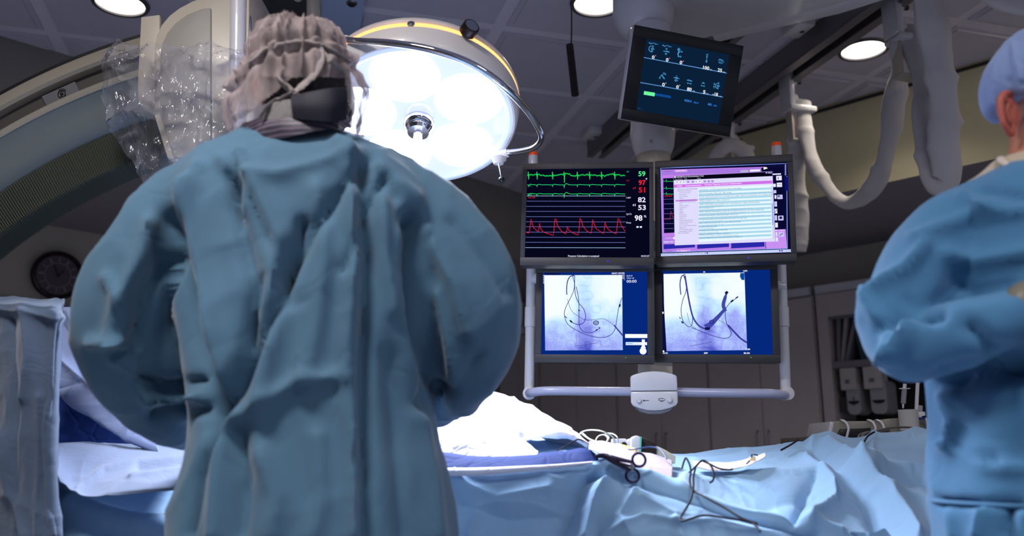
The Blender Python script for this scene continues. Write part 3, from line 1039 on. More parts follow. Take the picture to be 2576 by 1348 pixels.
S.text(*Z1(1302, 976), 'Start', 3.4, '4050a0', 6, wpx=15); S.text(*Z1(1375, 972), 'CapGM - Wetread', 3.2, '5058a8', 6, wpx=34); S.text(*Z1(1530, 967), 'AXIOM Sensis D', 3.2, '9898d0', 6, wpx=34)
for xx in (1362, 1518, 1668): S.line([Z1(xx, 955), Z1(xx + 2, 975)], .8, '7880c8', 6)
for xx, c_ in ((1690, 'a0a0e8'), (1708, '6030c0'), (1730, 'd0d0ff'), (2360, '7030b0'), (2380, '4828a0')): S.rect(*Z1(xx, 948 if xx < 2000 else 928), *Z1(xx + 14, 960 if xx < 2000 else 940), c_, 6)
S.text(*Z1(2415, 942), '10:53', 3, '7080c0', 6, wpx=11)
# right-hand tool strip
q(2240, 745, 2420, 738, 2432, 910, 2245, 915, 'c890f0', 4)
q(2200, 186, 2400, 180, 2415, 740, 2240, 745, '080830', 4)
S.text(*Z1(2410, 150), 'Hemodynam', 3.4, 'b8b8f0', 6)  if False else None
for (xa, ya, xb, yb) in ((2296, 238, 2378, 250), (2335, 258, 2385, 300), (2340, 320, 2388, 360), (2306, 330, 2332, 360), (2312, 388, 2335, 415), (2320, 432, 2338, 466), (2345, 430, 2392, 468), (2318, 490, 2342, 536), (2320, 555, 2345, 598), (2322, 615, 2342, 660), (2352, 618, 2400, 660), (2325, 680, 2350, 724), (2330, 765, 2345, 805), (2358, 765, 2404, 806), (2330, 812, 2352, 850)):
    S.rect(*Z1(xa, ya), *Z1(xb, yb), 'd8d8ff', 5); S.rect(*Z1(xa + 5, ya + 5), *Z1(xb - 5, yb - 5), 'f0ecff' if (xa + ya) % 3 else 'c0b8f0', 6)
S.line([Z1(2366, 798), Z1(2396, 772)], 1.2, '303060', 7); S.disc(*Z1(2376, 636), 3.6, '282858', 7); S.line([Z1(2322, 592), Z1(2340, 562)], 1.2, '303060', 7); S.rect(*Z1(2350, 270), *Z1(2358, 292), '6868b0', 7); S.text(*Z1(2347, 345), '+0-', 3.5, '303080', 7, wpx=9); S.rect(*Z1(2349, 436), *Z1(2366, 448), '183060', 7)
q(2222, 182, 2250, 182, 2258, 192, 2222, 204, 'f0ffd8', 6)
q(2408, 150, 2432, 149, 2434, 262, 2410, 262, '141450', 5)
for k in range(9): S.rect(*Z1(2413, 158 + k * 11), *Z1(2424, 165 + k * 11), 'b0b0f0', 6)
q(2412, 268, 2440, 268, 2444, 395, 2416, 395, '0c1078', 5)
S.rect(*Z1(2310, 745), *Z1(2350, 752), 'f0e0ff', 6); S.rect(*Z1(2360, 744), *Z1(2410, 750), 'f0e0ff', 6)
# document window
q(1410, 262, 2302, 218, 2328, 850, 1422, 886, '9890c8', 7)
q(1412, 265, 2300, 222, 2302, 262, 1413, 300, '080418', 8)
S.text(*Z1(1436, 277), 'AXIOM Sensis Documentation Tool', 3.6, 'e8e0ff', 10, .01, wpx=68); S.rect(*Z1(1417, 264), *Z1(1431, 278), 'f0f0ff', 10)
for xx in (2240, 2262, 2280): S.rect(*Z1(xx, 226), *Z1(xx + 15, 238), 'b0a8e0', 10)
S.text(*Z1(1422, 295), 'Application   Edit', 2.8, 'b0a8d8', 10, wpx=31); S.text(*Z1(1622, 286), 'Help', 2.8, 'b0a8d8', 10, wpx=9)
q(1413, 300, 2302, 262, 2326, 850, 1422, 884, 'e0dcff', 8)
for xx in (1430, 1462, 1492, 1530, 1572, 1602, 1634, 1680, 1715, 1748):
    yy = 300 - (xx - 1430) * .028 + 6
    S.rect(*Z1(xx, yy), *Z1(xx + 26, yy + 22), 'c8a8e8' if xx in (1530, 1572, 1680, 1715, 1748) else 'f4f0ff', 9); S.rect(*Z1(xx + 7, yy + 6), *Z1(xx + 18, yy + 15), '9080c8', 10)
q(1414, 340, 2300, 302, 2302, 328, 1415, 366, 'd070e8', 9)
S.text(*Z1(1690, 346), 'Coronary: Diagnostic Coronary Catheterization', 4.0, 'fff0ff', 10, .01, wpx=90)
S.rect(*Z1(1442, 346), *Z1(1488, 356), 'f0c8ff', 10); S.rect(*Z1(1518, 342), *Z1(1662, 352), 'eab8f8', 10)
q(1632, 372, 2306, 340, 2312, 820, 1640, 856, 'e8f8ff', 9)
q(2290, 350, 2304, 349, 2322, 822, 2300, 824, 'd0d0ff', 10); q(2293, 510, 2308, 509, 2314, 700, 2298, 701, 'a0b0f0', 11)
for k in range(13):
    y = 392 + k * 35.0
    q(1636, y, 2290, y - 28, 2291, y - 11, 1637, y + 17, 'a8d8ec', 10)
tx = ['ADDITIONAL 2% LIDOCAINE TO RT SUBCLAVIAN AREA', 'Wound made to Rt subclavian site', 'ESU settings 50 cut, 50 coag', '8F 47CM APEEL 90 DEGREE CS sheath advanced OTW into RSC vein THEN ADVANCED TO RA', '6F STR QUAD DANG EP CATH IN THROUGH APEEL SHEATH ATTEMPTING TO CANNULATE CS', 'LABELED SCAM BACK IN', 'NEEDLE ADDED TO TABLE, COUNT=2', 'EP CATHETER OUT', 'WIRE OVER APEEL EXCHANGED OUT FOR STRAIGHT APEEL SHEATH/DRW', 'EP CATHETER RE-ADVANCED', 'EP CATHETER OUT', '5F DEFLECTABLE QUADPOLAR EP CATHETER ADVANCED TO CS', 'APEEL SHEATH ADVANCED OVER EP CATHETER INTO CS. EP CATH REMOVED', 'HAND INJECTION OF 10ML OPTIRAY TO CONFIRM POSITION', 'LV LEAD ADVANCED THROUGH SHEATH INTO CS', '.014 CM BMW WIRE ADVANCED THROUGH LEAD TO POSITION IN DISTAL BRANCH', 'LV lead start/advanced/repositioned into distal CS, wire out', 'LV lead tested (see data record)', 'BMW WIRE RE-ADVANCED, LV LEAD REPOSITIONED', 'LV lead tested (see data record)', 'IV LEAD WIRE REMOVED', 'LEAD DISLODGED', 'LV LEAD OUT, HOLDING PRESSURE', 'guide wires removed, access', 'NEEDLE ADDED TO TABLE, COUNT=3', '5F STRAIGHT APEEL SHEATH ADVANCED TO RA', 'DEFLECTABLE EP CATH RE-ADVANCED TO FIND CS']
lens = [368, 210, 280, 640, 650, 145, 262, 130, 525, 205, 125, 460, 560, 400, 335, 560, 410, 200, 360, 210, 155, 125, 245, 165, 270, 340, 370]
for k, (s_, L) in enumerate(zip(tx, lens)):
    S.text(*Z1(1642, 392 + k * 16.6), s_, 3.0, '4868a8' if k % 2 == 0 else '88a8d0', 12, 0, wpx=L / 3.578)
tr = ['Diagnostic Coronary Catheterization', 'Pre-Procedure', 'Cath Personnel', 'Personnel', 'Case Delay', 'Times', 'Comments during cath', 'Medications Administered', 'IVs', 'Infusion Data', 'Fluoroscopy', 'NIBP', 'SpO2', 'RESP', 'Procedure', 'Grafts Data', 'Contrast', 'Patient Disposition', 'Current Procedures', 'DCRN Data', 'Proc. Lesion Description', 'Signature', 'Demographic Data', 'Investigation Data', 'Post Procedure']
tl = [175, 120, 95, 60, 72, 38, 140, 142, 22, 80, 62, 30, 32, 38, 65, 62, 50, 118, 112, 75, 150, 58, 118, 112, 100]
q(1428, 478, 1628, 470, 1628, 483, 1429, 491, 'c878e0', 9)
for k, (s_, L) in enumerate(zip(tr, tl)):
    S.text(*Z1(1450 if k in (0, 1, 24) else 1464, 386 + k * 16.4), s_, 2.8, '584898', 11, 0, wpx=L / 3.578)
build('display_graphics', S.mb, None, sc, smooth=False)
led(tTR, M, 1882.5, 648.5, cTR, aTR)

# ---- lower pair: x-ray images
Z2 = lambda x, y: (1300 + x / 3.21, 640 + y / 3.21)


def xray(S, quad, dark, seed, name, parent, curves, lay=2):
    n = 150
    L = np.array([S.loc(*Z2(*p)) for p in quad])
    u = np.linspace(0, 1, n)
    U, Vv = np.meshgrid(u, u)
    G = (L[0] * ((1 - U) * (1 - Vv))[..., None] + L[1] * (U * (1 - Vv))[..., None] + L[2] * (U * Vv)[..., None] + L[3] * ((1 - U) * Vv)[..., None])
    pts = np.stack([G[..., 0], np.full(U.shape, -S.o(lay)), G[..., 1]], -1).reshape(-1, 3)
    Wd = pts @ S.R.T + S.c
    uu, vv = U.ravel(), Vv.ravel()
    T = np.stack([uu, vv, np.zeros_like(uu)], 1)
    white = np.clip(1.5 - 7 * np.abs(0) - 0 * uu, 0, 1)
    lung = 1 / (1 + np.exp((uu - .30 - .10 * np.sin(vv * 5) - .05 * (vnoise(T * 9, seed) - .5)) * 14)) * (1 / (1 + np.exp((vv - .60 + .02 * np.sin(uu * 9)) * 40)))
    ur = 1 / (1 + np.exp(-(uu - .56 - .25 * vv + .12 * (vnoise(T * 7, seed + 1) - .5)) * 14)) * (1 / (1 + np.exp((vv - .34 - .12 * vnoise(T * 8, seed + 2)) * 16)))
    spine = np.exp(-((uu - .50 - .02 * vv) / .10) ** 4) * np.clip(vv * 1.2 + .1, 0, 1)
    rib = ridged(T * np.array([9, 11, 1]), seed + 5, 5) * .35 * np.exp(-((uu - .55) / .32) ** 2)
    low = np.clip((vv - .50) * 1.6, 0, 1) * (1.0 - .35 * uu)
    d = .15 + .34 * spine + rib * .5 + .50 * low + .10 * np.clip((uu - .7) * 2, 0, 1) * (vv > .3)
    d += dark * np.exp(-(((uu - .86) / .13) ** 2 + ((vv - .62) / .2) ** 2)) * .3
    d += (vnoise(T * 150, seed + 8) - .5) * .16 * np.clip(.3 + vv, 0, 1) + (fbm(T * 8, seed + 9)) * .22
    d = d * (1 - lung) * (1 - .92 * ur)
    d = np.clip(d * 1.02, 0, 1)
    c0 = np.array(lin('f4fbff')); c1 = np.array(lin('c4e8ff')); c2 = np.array(lin('9aa4f4')); c3 = np.array(lin('4a50c0'))
    kk = d[:, None]
    cl = np.where(kk < .2, c0 + (c1 - c0) * kk / .2, np.where(kk < .5, c1 + (c2 - c1) * (kk - .2) / .3, c2 + (c3 - c2) * (kk - .5) / .5))
    b = MB(); b.grid(Wd.reshape(n, n, 3))
    o = build(name, b, attr_emat('xray_glow_%d' % seed, 1.05), parent, smooth=False)
    at = o.data.color_attributes.new('Col', 'FLOAT_COLOR', 'POINT')
    at.data.foreach_set('color', np.concatenate([cl, np.ones((len(cl), 1))], 1).ravel())
    return o


cBL, aBL = (0.261, 2.6871, 1.3884), (-10.47, 1.04, 1.59)
x0, z0, x1, z1 = lcd(cBL, aBL, [(1364.8, 684.5), (1627.7, 684), (1629.3, 891.7), (1361.4, 891.7)])
tBL, sc, S, M = monitor('monitor', 'lower left monitor of the bank with an x-ray image and scale bars', 'monitor', cBL, aBL, .378, .314, x0, z0, x1, z1, scol='03287c', group=GB)
xray(S, [(222, 168), (850, 166), (856, 772), (230, 775)], 0, 11, 'xray_image', sc, None)
S.line([Z2(225, 155), Z2(350, 158)], 4, '0a1240', 3)
lines = [([(465, 170), (430, 180), (408, 225), (403, 290), (405, 325)], 2.6), ([(450, 172), (465, 230), (460, 290), (430, 360), (395, 430), (385, 490), (410, 560), (480, 610), (570, 650), (660, 670), (740, 660), (790, 610), (808, 520), (820, 450), (835, 390), (850, 350)], 1.6),
         ([(468, 170), (468, 260), (475, 330), (500, 390), (540, 440), (556, 500), (540, 550), (500, 566), (460, 555), (440, 540)], 1.8), ([(480, 260), (495, 330), (502, 400), (503, 480), (505, 570), (530, 615), (570, 633), (620, 625), (660, 600)], 1.7),
         ([(410, 360), (440, 450), (500, 500), (560, 530), (640, 525), (700, 520), (750, 545), (790, 575)], 1.0), ([(785, 570), (810, 600), (856, 655)], 3.4), ([(475, 740), (550, 730), (655, 712)], 1.0), ([(478, 640), (480, 700), (478, 745)], .8)]
for pl, w in lines: S.line([Z2(*p) for p in pl], w, '3a3e98', 4, 1, n=len(pl) * 6)
for pl, w in (([(428, 532), (448, 548)], 4), ([(640, 615), (650, 606)], 3.4), ([(662, 598), (674, 590)], 2.6), ([(829, 425), (834, 402)], 4.2), ([(388, 498), (405, 514)], 2), ([(494, 452), (512, 452)], 2)): S.line([Z2(*p) for p in pl], w, '181850', 5)
S.disc(*Z2(640, 552), 7.5, '303090', 5, hole=5, asp=.8); S.disc(*Z2(640, 552), 3.6, '202070', 5, hole=1.8, asp=.8)
S.text(*Z2(766, 159), 'HEART CENTER', 4.0, 'f0f4ff', 6, .02, wpx=33)
for k, (s_, w_) in enumerate((('Admin', 26), ('XD/A', 24), ('HFV', 22), ('7', 8))): S.text(*Z2(872 - w_, 172 + k * 13), s_, 3.2, 'd8e4ff', 6, .01, wpx=w_ / 3.21)
S.text(*Z2(886, 178), '65.8 kV', 3.4, 'd0dcff', 6, .01, wpx=15.5); S.text(*Z2(886, 196), '102.6 mA', 3.4, 'd0dcff', 6, .01, wpx=18.5); S.text(*Z2(886, 228), '00:00', 7.2, 'e8f0ff', 6, .005, wpx=25)
for k in range(5): S.rect(*Z2(214, 166 + k * 15), *Z2(224, 174 + k * 15), 'c0d0ff', 5)
S.rect(*Z2(875, 643), *Z2(1054, 674), 'f4f8ff', 5, 1.1); S.rect(*Z2(880, 708), *Z2(1052, 732), 'e8f4ff', 5); S.rect(*Z2(884, 714), *Z2(936, 724), 'a0c8f8', 6); S.rect(*Z2(1010, 686), *Z2(1034, 740), 'ffffff', 6)
S.poly([Z2(1000, 756), Z2(1044, 756), Z2(1030, 734), Z2(1014, 734)], 'ffffff', 6); S.disc(*Z2(1020, 780), 8.4, 'ffffff', 6, n=24)
build('display_graphics', S.mb, None, sc, smooth=False)
led(tBL, M, 1574, 899.5, cBL, aBL, '60ff20', .0012, 1.2)
b = MB()
for xx in (905, 945, 978, 1018):
    x, z = sloc(cBL, aBL, *Z2(xx, 842)); b.lathe([(0, -.001), (.004, -.001), (.004, .002)], M @ Vector((x, 0, z)), M.to_3x3() @ Vector((0, 1, 0)), 12, cap=False)
build('buttons', b, m_bezel, tBL)

cBR, aBR = (0.6509, 2.6944, 1.3919), (-10.36, 2.48, 1.46)
x0, z0, x1, z1 = lcd(cBR, aBR, [(1664.5, 683), (1937, 676.5), (1944.5, 891.5), (1668, 891)])
tBR, sc, S, M = monitor('monitor', 'lower right monitor of the bank with an x-ray image showing a dark vessel', 'monitor', cBR, aBR, .387, .319, x0, z0, x1, z1, scol='03287c', group=GB)
xray(S, [(1180, 158), (1838, 146), (1860, 772), (1205, 780)], 1, 31, 'xray_image', sc, None)
S.poly([Z2(1165, 145), Z2(1185, 145), Z2(1190, 430), Z2(1210, 780), Z2(1180, 800), Z2(1168, 600)], '041040', 3)
S.poly([Z2(1805, 150), Z2(1838, 150), Z2(1838, 208), Z2(1815, 205), Z2(1802, 180)], '0c48a0', 4)
lines = [([(1360, 160), (1330, 180), (1318, 240), (1325, 325)], 2.6), ([(1345, 165), (1368, 240), (1365, 300), (1340, 370), (1327, 450), (1340, 530), (1380, 580), (1410, 575), (1420, 520), (1408, 440), (1385, 330), (1362, 230)], 1.7),
         ([(1358, 170), (1378, 300), (1400, 420), (1425, 510), (1470, 575), (1525, 602)], 4.0), ([(1410, 590), (1500, 625), (1580, 655), (1660, 676), (1715, 668), (1732, 630), (1700, 570), (1685, 510), (1685, 450), (1705, 410), (1735, 380), (1785, 345)], 1.7), ([(1705, 570), (1760, 630), (1810, 680), (1860, 712)], 4.4), ([(1630, 530), (1670, 550), (1705, 575)], 1), ([(1395, 740), (1480, 725), (1575, 708)], 1), ([(1375, 470), (1400, 560), (1450, 600)], 1)]
for pl, w in lines: S.line([Z2(*p) for p in pl], w, '3a3e98', 4, 1, n=len(pl) * 6)
S.line([Z2(*p) for p in ((1525, 592), (1570, 560), (1620, 510), (1665, 460), (1690, 440))], [17, 13, 10, 8, 9], '4248a8', 5, 1, n=24)
S.line([Z2(*p) for p in ((1678, 445), (1668, 405), (1682, 350), (1690, 325), (1700, 300))], [9, 9, 8, 5, 7], '4248a8', 5, 1, n=24)
for pl, w in (([(1683, 316), (1703, 300)], 6), ([(1728, 384), (1748, 368)], 4.4), ([(1768, 352), (1788, 340)], 2.6), ([(1330, 540), (1345, 556)], 3.6), ([(1314, 505), (1322, 520)], 2), ([(1520, 600), (1560, 598)], 7)): S.line([Z2(*p) for p in pl], w, '14144c', 6)
S.disc(*Z2(1573, 544), 6, '282880', 7, hole=4, asp=.8)
for (x, y, s_, w_) in ((1506, 147, 'I4', 14), (1828, 139, 'HFS', 32), (1845, 771, '113M', 34), (1832, 802, '82.5%', 48), (1510, 802, '30P', 32), (1180, 802, 'A/1/1F', 40)): S.text(*Z2(x, y), s_, 3.6, 'f0f8ff', 8, .03, wpx=w_ / 3.21)
S.disc(*Z2(1179, 471), 2.6, 'ffffff', 8); S.disc(*Z2(1184, 782), 2.4, 'ffffff', 8)
build('display_graphics', S.mb, None, sc, smooth=False)
led(tBR, M, 1889, 899, cBR, aBR, '60ff20', .0012, 1.2)

# ---- tilted status display
cS, aS = (0.6263, 2.9205, 2.2878), (1.44, 10.1, 9.25)
cS, aS = (0.5793, 2.6893, 2.1804), (13.49, 17.78, 3.8)
Z3 = lambda x, y: (1540 + x / 4.214, 40 + y / 4.214)
x0, z0, x1, z1 = lcd(cS, aS, [(1626.6, 97), (1834, 137), (1808, 311.7), (1601, 277.3)])
tS, sc, S, M = monitor('status_display', 'tilted black display with white numbers hanging above the monitor bank', 'display', cS, aS, .400, .3117, x0, z0, x1, z1, dep=.045, bez=m_blackgloss, case=m_white, scol='0a2038', rec=.0015)
G3 = lambda x0, y0, x1, y1: None
blu, wh = '58b8f8', 'e8f4ff'
S.line([Z3(335, 441), Z3(1213, 607)], 1.3, '78b8ff', 3); S.line([Z3(298, 706), Z3(1173, 861)], 1.3, '78b8ff', 3)
for (x, y, s_, w_) in ((418, 452, '0', 30), (566, 480, '0', 30), (712, 508, '0', 30), (526, 742, '0', 32), (675, 767, '0', 30), (790, 790, '80', 56), (958, 820, '5', 30), (1060, 842, '-18', 66), (950, 560, '100', 78), (1114, 588, '25', 54)):
    S.text(*Z3(x, y), s_, 8.6, 'f4f8ff', 6, .02, wpx=w_ / 4.214)
for (x, y) in ((1034, 572), (1172, 598), (852, 800), (996, 828), (1134, 856)): S.text(*Z3(x, y), 'cm', 3.0, 'd0e8ff', 6, .01, wpx=24 / 4.214)
for (x, y) in ((458, 422), (606, 450), (752, 480)): S.rect(*Z3(x - 3, y - 6), *Z3(x + 5, y + 6), 'd070a0', 6)
for (x, y) in ((568, 712), (714, 736)): S.line([Z3(x - 6, y), Z3(x + 7, y + 2)], .8, 'b0d0ff', 6); S.line([Z3(x, y - 8), Z3(x, y + 8)], .8, 'b0d0ff', 6)
S.poly([Z3(338, 797), Z3(452, 815), Z3(447, 853), Z3(333, 834)], '70ffa0', 5)
S.poly([Z3(453, 818), Z3(622, 848), Z3(619, 873), Z3(448, 843)], '0e4a94', 5); S.line([Z3(482, 824), Z3(478, 848)], .6, '0a2c60', 6); S.line([Z3(552, 836), Z3(548, 862)], .6, '0a2c60', 6)
S.text(*Z3(762, 905), '4350.4', 6, '4098ff', 6, .005, wpx=88 / 4.214); S.text(*Z3(858, 922), 'uGym2', 4.4, '3888f8', 6, .005, wpx=62 / 4.214); S.text(*Z3(1010, 946), '405', 6, '4098ff', 6, .005, wpx=48 / 4.214); S.text(*Z3(1070, 955), 'mGy', 4.4, '3888f8', 6, .005, wpx=42 / 4.214)
S.text(*Z3(266, 984), 'SID...1', 4, '14508c', 6, 0, wpx=56 / 4.214)


def arc(cx, cy, r, a0, a1, w=.9, n=14, ry=None):
    S.line([Z3(cx + r * math.cos(math.radians(a)), cy + (ry or r) * math.sin(math.radians(a))) for a in np.linspace(a0, a1, n)], w, blu, 5)


def circ(cx, cy, r): S.disc(*Z3(cx, cy), r / 4.214, blu, 5, hole=r / 4.214 - .8, n=16)
def ln(*p): S.line([Z3(*q_) for q_ in p], .9, blu, 5)


for ox, oy in ((0, 0), (145, 27)):
    arc(435 + ox, 308 + oy, 28, 200, 340, ry=20); ln((408 + ox, 298 + oy), (414 + ox, 288 + oy)); ln((456 + ox, 306 + oy), (464 + ox, 296 + oy))
    ln((388 + ox, 285 + oy), (404 + ox, 288 + oy)); ln((396 + ox, 278 + oy), (395 + ox, 296 + oy)); ln((466 + ox, 298 + oy), (484 + ox, 302 + oy)); circ(430 + ox, 323 + oy, 10)
arc(420, 350, 32, 90, 260, 1.3); circ(426, 350, 15); ln((408, 350), (446, 352)); circ(421, 376, 9)
ln((540, 374), (606, 386)); ln((552, 368), (548, 376)); ln((566, 370), (604, 380)); circ(569, 404, 9); ln((558, 396), (580, 398))
arc(722, 405, 28, 100, 250, 1.3); circ(735, 380, 10); circ(724, 432, 9); ln((703, 340), (698, 440)); circ(706, 356, 15); ln((690, 356), (722, 360)); ln((722, 372), (700, 400))
circ(1006, 414, 11); ln((1004, 428), (999, 476)); ln((995, 440), (1004, 428), (1012, 440)); circ(998, 486, 9); ln((988, 476), (1010, 480))
ln((1132, 458), (1165, 465), (1180, 486), (1162, 505), (1130, 498), (1132, 458)); ln((1140, 464), (1166, 482), (1138, 494))
ln((500, 660), (520, 628), (545, 612), (572, 622)); ln((522, 632), (552, 672)); ln((530, 628), (556, 668)); ln((562, 606), (562, 626)); ln((495, 650), (510, 655)); ln((498, 662), (512, 665)); ln((540, 606), (552, 600))
ln((648, 654), (712, 666)); ln((660, 650), (700, 658)); ln((684, 630), (680, 668)); circ(676, 682, 14); ln((658, 682), (696, 688))
ln((790, 682), (850, 694)); ln((796, 676), (840, 686)); ln((794, 712), (838, 720)); ln((802, 706), (794, 712), (800, 719)); ln((830, 712), (838, 720), (828, 726))
ln((946, 712), (982, 718)); circ(964, 710, 8); ln((940, 738), (980, 746)); ln((948, 732), (940, 738), (946, 746)); ln((972, 738), (980, 746), (970, 752))
arc(1118, 742, 26, 95, 255, 1.3); circ(1126, 714, 9); circ(1117, 768, 9); circ(1122, 742, 14); ln((1106, 742), (1140, 746)); ln((1082, 708), (1080, 730)); ln((1074, 722), (1080, 730), (1088, 724)); ln((1078, 744), (1076, 768)); ln((1070, 752), (1078, 744), (1084, 752))
build('display_graphics', S.mb, None, sc, smooth=False)
# its hinge block
b = MB(); b.box((0, .085, 0), (.10, .09, .10), M, .012); build('rear_hinge', b, m_white, tS)

# ------------------------------------------------------------------ bank carrier: boom, column, poles, handle
colp = P(1642, 340, 2.93)
cx, cy = colp[0], colp[1]
t = thing('ceiling_boom', 'white ceiling boom with a round column carrying the monitor bank', 'boom', (cx, cy, ZC))
zl = lambda py: P(1642, py, cy)[2]
b = MB(); b.lathe([(.0, zl(392)), (.062, zl(392)), (.074, zl(372)), (.079, zl(350)), (.082, zl(334)), (.080, zl(332)), (.078, zl(300)), (.078, 2.50), (.0, 2.50)], (cx, cy, 0), (0, 0, 1), 56, cap=False)
build('column', b, m_white, t)
b = MB(); b.lathe([(.0, zl(640)), (.058, zl(640)), (.060, zl(392)), (.060, zl(388)), (0, zl(388))], (cx, cy, 0), (0, 0, 1), 40, cap=False); build('inner_shaft', b, m_cream, t)
b = MB(); b.lathe([(.0, 2.47), (.05, 2.475), (.085, 2.50), (.108, 2.54), (.115, 2.58), (.115, 2.66), (0, 2.66)], (cx - .015, cy + .02, 0), (0, 0, 1), 56, cap=False); build('joint_housing', b, m_white, t)
b = MB(); b.lathe([(0, -.004), (.006, -.003), (.006, .002)], P(1638, 356, cy - .079), (0, -1, 0), 10, cap=False); build('screw', b, m_white, t)
# wide flat arm running to the right and towards the room centre
zb = 2.58
pa = [Q(1660, 125, zb), Q(1780, 96, zb), Q(2110, 12, zb), Q(2330, -60, zb), Q(2700, -420, zb), Q(1900, -420, zb), Q(1640, -60, zb)]
b = MB(); b.prism(pa, (0, 0, .10), bev=.01); build('flat_arm', b, m_white, t)
zb2 = zb + .012
pb = [Q(1800, 108, zb2), Q(1950, 72, zb2), Q(2110, 36, zb2), Q(2290, -20, zb2), Q(2330, -60, zb2), Q(2110, 0, zb2), Q(1790, 88, zb2)]
b = MB(); b.prism(pb, (0, 0, .09), bev=.004); build('arm_cover', b, m_white, t)
b = MB(); ctr = Q(1900, -300, zb); b.lathe([(.11, zb + .09), (.11, ZC - .012)], (ctr[0], ctr[1], 0), (0, 0, 1), 32); build('ceiling_mount', b, m_white, t)
area('boom_light', (0, 0, 5), .01, 0, (1, 1, 1)) if False else None

t = thing('monitor_carrier', 'white tubular frame with a grab handle holding the four monitors', 'frame', P(1645, 990, 2.75))
dp = 2.80
def dpx(px): return dp + (px - 1645) * -.00003 * 4
for (pb_, pt_, sgn) in (((1331, 990), (1341, 411), -1), ((1977, 990), (1954, 388), 1)):
    ddp = 2.80 - sgn * .055
    A = P(*pb_, ddp); B = P(*pt_, ddp)
    b = MB(); b.tube([A, B], .0165, 20); build('pole', b, m_white, t)
    f = lambda py: A + (B - A) * ((pb_[1] - py) / (pb_[1] - pt_[1]))
    b = MB(); b.tube([f(830), f(829), f(781), f(780)], [.0175, .0195, .0195, .0175], 20); build('pole_sleeve', b, m_white, t)
    C1 = B + (B - A) / np.linalg.norm(B - A) * .034
    b = MB(); b.tube([B * 1.0, B + (C1 - B) * .62, B + (C1 - B) * .8], [.0168, .0168, .0160], 20); build('pole_top', b, m_white, t)
    b = MB(); b.tube([B + (C1 - B) * .8, B + (C1 - B) * 1.0, B + (C1 - B) * 1.18, B + (C1 - B) * 1.25], [.0155, .0158, .0145, .010], 20); build('orange_cap', b, m_orange, t)
    b = MB(); b.lathe([(0, -.026), (.014, -.026), (.021, -.018), (.022, 0), (.021, .02), (0, .024)], A, (0, -1, 0), 28, cap=False); build('corner_joint', b, m_white, t)
hp = [(1331, 988, 2.83), (1338, 987, 2.79), (1360, 984, 2.765), (1400, 983, 2.75), (1500, 984, 2.735), (1645, 985, 2.715), (1800, 988, 2.70), (1900, 989, 2.695), (1945, 990, 2.70), (1970, 993, 2.72), (1977, 993, 2.745)]
b = MB(); b.tube([P(*q_) for q_ in hp], .0145, 20, n=60); build('grab_handle', b, mat('handle_tube', (.70, .71, .82), .3, coat=.4), t)
for (xa, ya, xb, yb, dd) in ((1340, 700, 1975, 720, 2.80), (1340, 560, 1970, 575, 2.80)):
    b = MB(); b.tube([P(xa, ya, dd + .05), P(xb, yb, dd - .06)], .018, 12); build('cross_bar', b, m_white, t)
b = MB(); A = P(1648, 700, 2.76); b.tube([A + np.array([0, 0, .2]), A - np.array([0, 0, .55])], .02, 12) if False else None
pl = [P(1605, 880, 2.76), P(1692, 880, 2.745), P(1692, 950, 2.745), P(1605, 950, 2.76)]
b = MB(); b.prism(pl, (0, .012, 0), bev=.002); build('bracket_plate', b, m_cream, t)
# control box
cb = P(1645, 985, 2.70); Rb = rotm(-9, 0, 0); Mb = m4(Rb, cb)
k = 2.70 / FPX * 1.01
t2 = thing('control_box', 'white rounded control box with two round buttons on the grab handle', 'control box', cb)
pf = []
for (x, y) in ((-57, -44), (-56, 30), (-52, 36), (-40, 42), (-20, 48), (0, 50), (20, 48), (40, 42), (52, 36), (56, 30), (57, -44)):
    pf.append((x, -y))
top = [(-57, 32), (-55, 37), (-45, 41), (-25, 46), (0, 48), (25, 46), (45, 41), (55, 37), (57, 32), (57, 0.7), (-57, 0.7)]
bot = [(57, -.7), (57, -28), (52, -35), (38, -41), (18, -46), (0, -47), (-18, -46), (-38, -41), (-52, -35), (-57, -28), (-57, -.7)]
for nm, pg, oy in (('upper_shell', top, 0), ('lower_shell', bot, 0)):
    b = MB(); pts = [Mb @ Vector((x * k, -.03, y * k * 1.02)) for x, y in pg]
    b.prism(pts, tuple(Rb @ np.array([0, .065, 0])), bev=.005); build(nm, b, m_white, t2)
b = MB(); pts = [Mb @ Vector((x * k, -.024, y * k)) for x, y in [(50, -38), (36, -50), (15, -56), (-15, -56), (-36, -50), (-50, -38), (-50, 0), (50, 0)]]
b.prism(pts, tuple(Rb @ np.array([0, .05, 0])), bev=.006); build('under_shell', b, mat('under_grey', (.5, .49, .52), .5), t2)
for x in (-37, 37):
    o = Mb @ Vector((x * k, -.031, -23 * k)); b = MB(); b.lathe([(0, .009), (.0062, .0085), (.0078, .006), (.0078, -.002), (0, -.002)], o, Rb @ np.array([0, -1, 0]), 24, cap=False); build('button', b, m_white, t2)
b = MB()
def mk(x0, z0, x1, z1, w=.6):
    d = np.array([x1 - x0, z1 - z0], float); d /= np.linalg.norm(d); nn = np.array([-d[1], d[0]]) * w
    b.add([Mb @ Vector((x * k, -.0312, z * k)) for x, z in ((x0 - nn[0], z0 - nn[1]), (x1 - nn[0], z1 - nn[1]), (x1 + nn[0], z1 + nn[1]), (x0 + nn[0], z0 + nn[1]))], [(0, 1, 2, 3)])
mk(-27, -23, -13, -23); mk(-27, -23, -24, -21); mk(-27, -23, -24, -25)
for i in range(14):
    a0, a1 = math.radians(20 - i * 24), math.radians(20 - (i + 1) * 24); mk(18 + 8 * math.cos(a0), -21 + 3 * math.sin(a0), 18 + 8 * math.cos(a1), -21 + 3 * math.sin(a1), .5)
mk(18, -24, 15, -26); mk(18, -24, 21, -26)
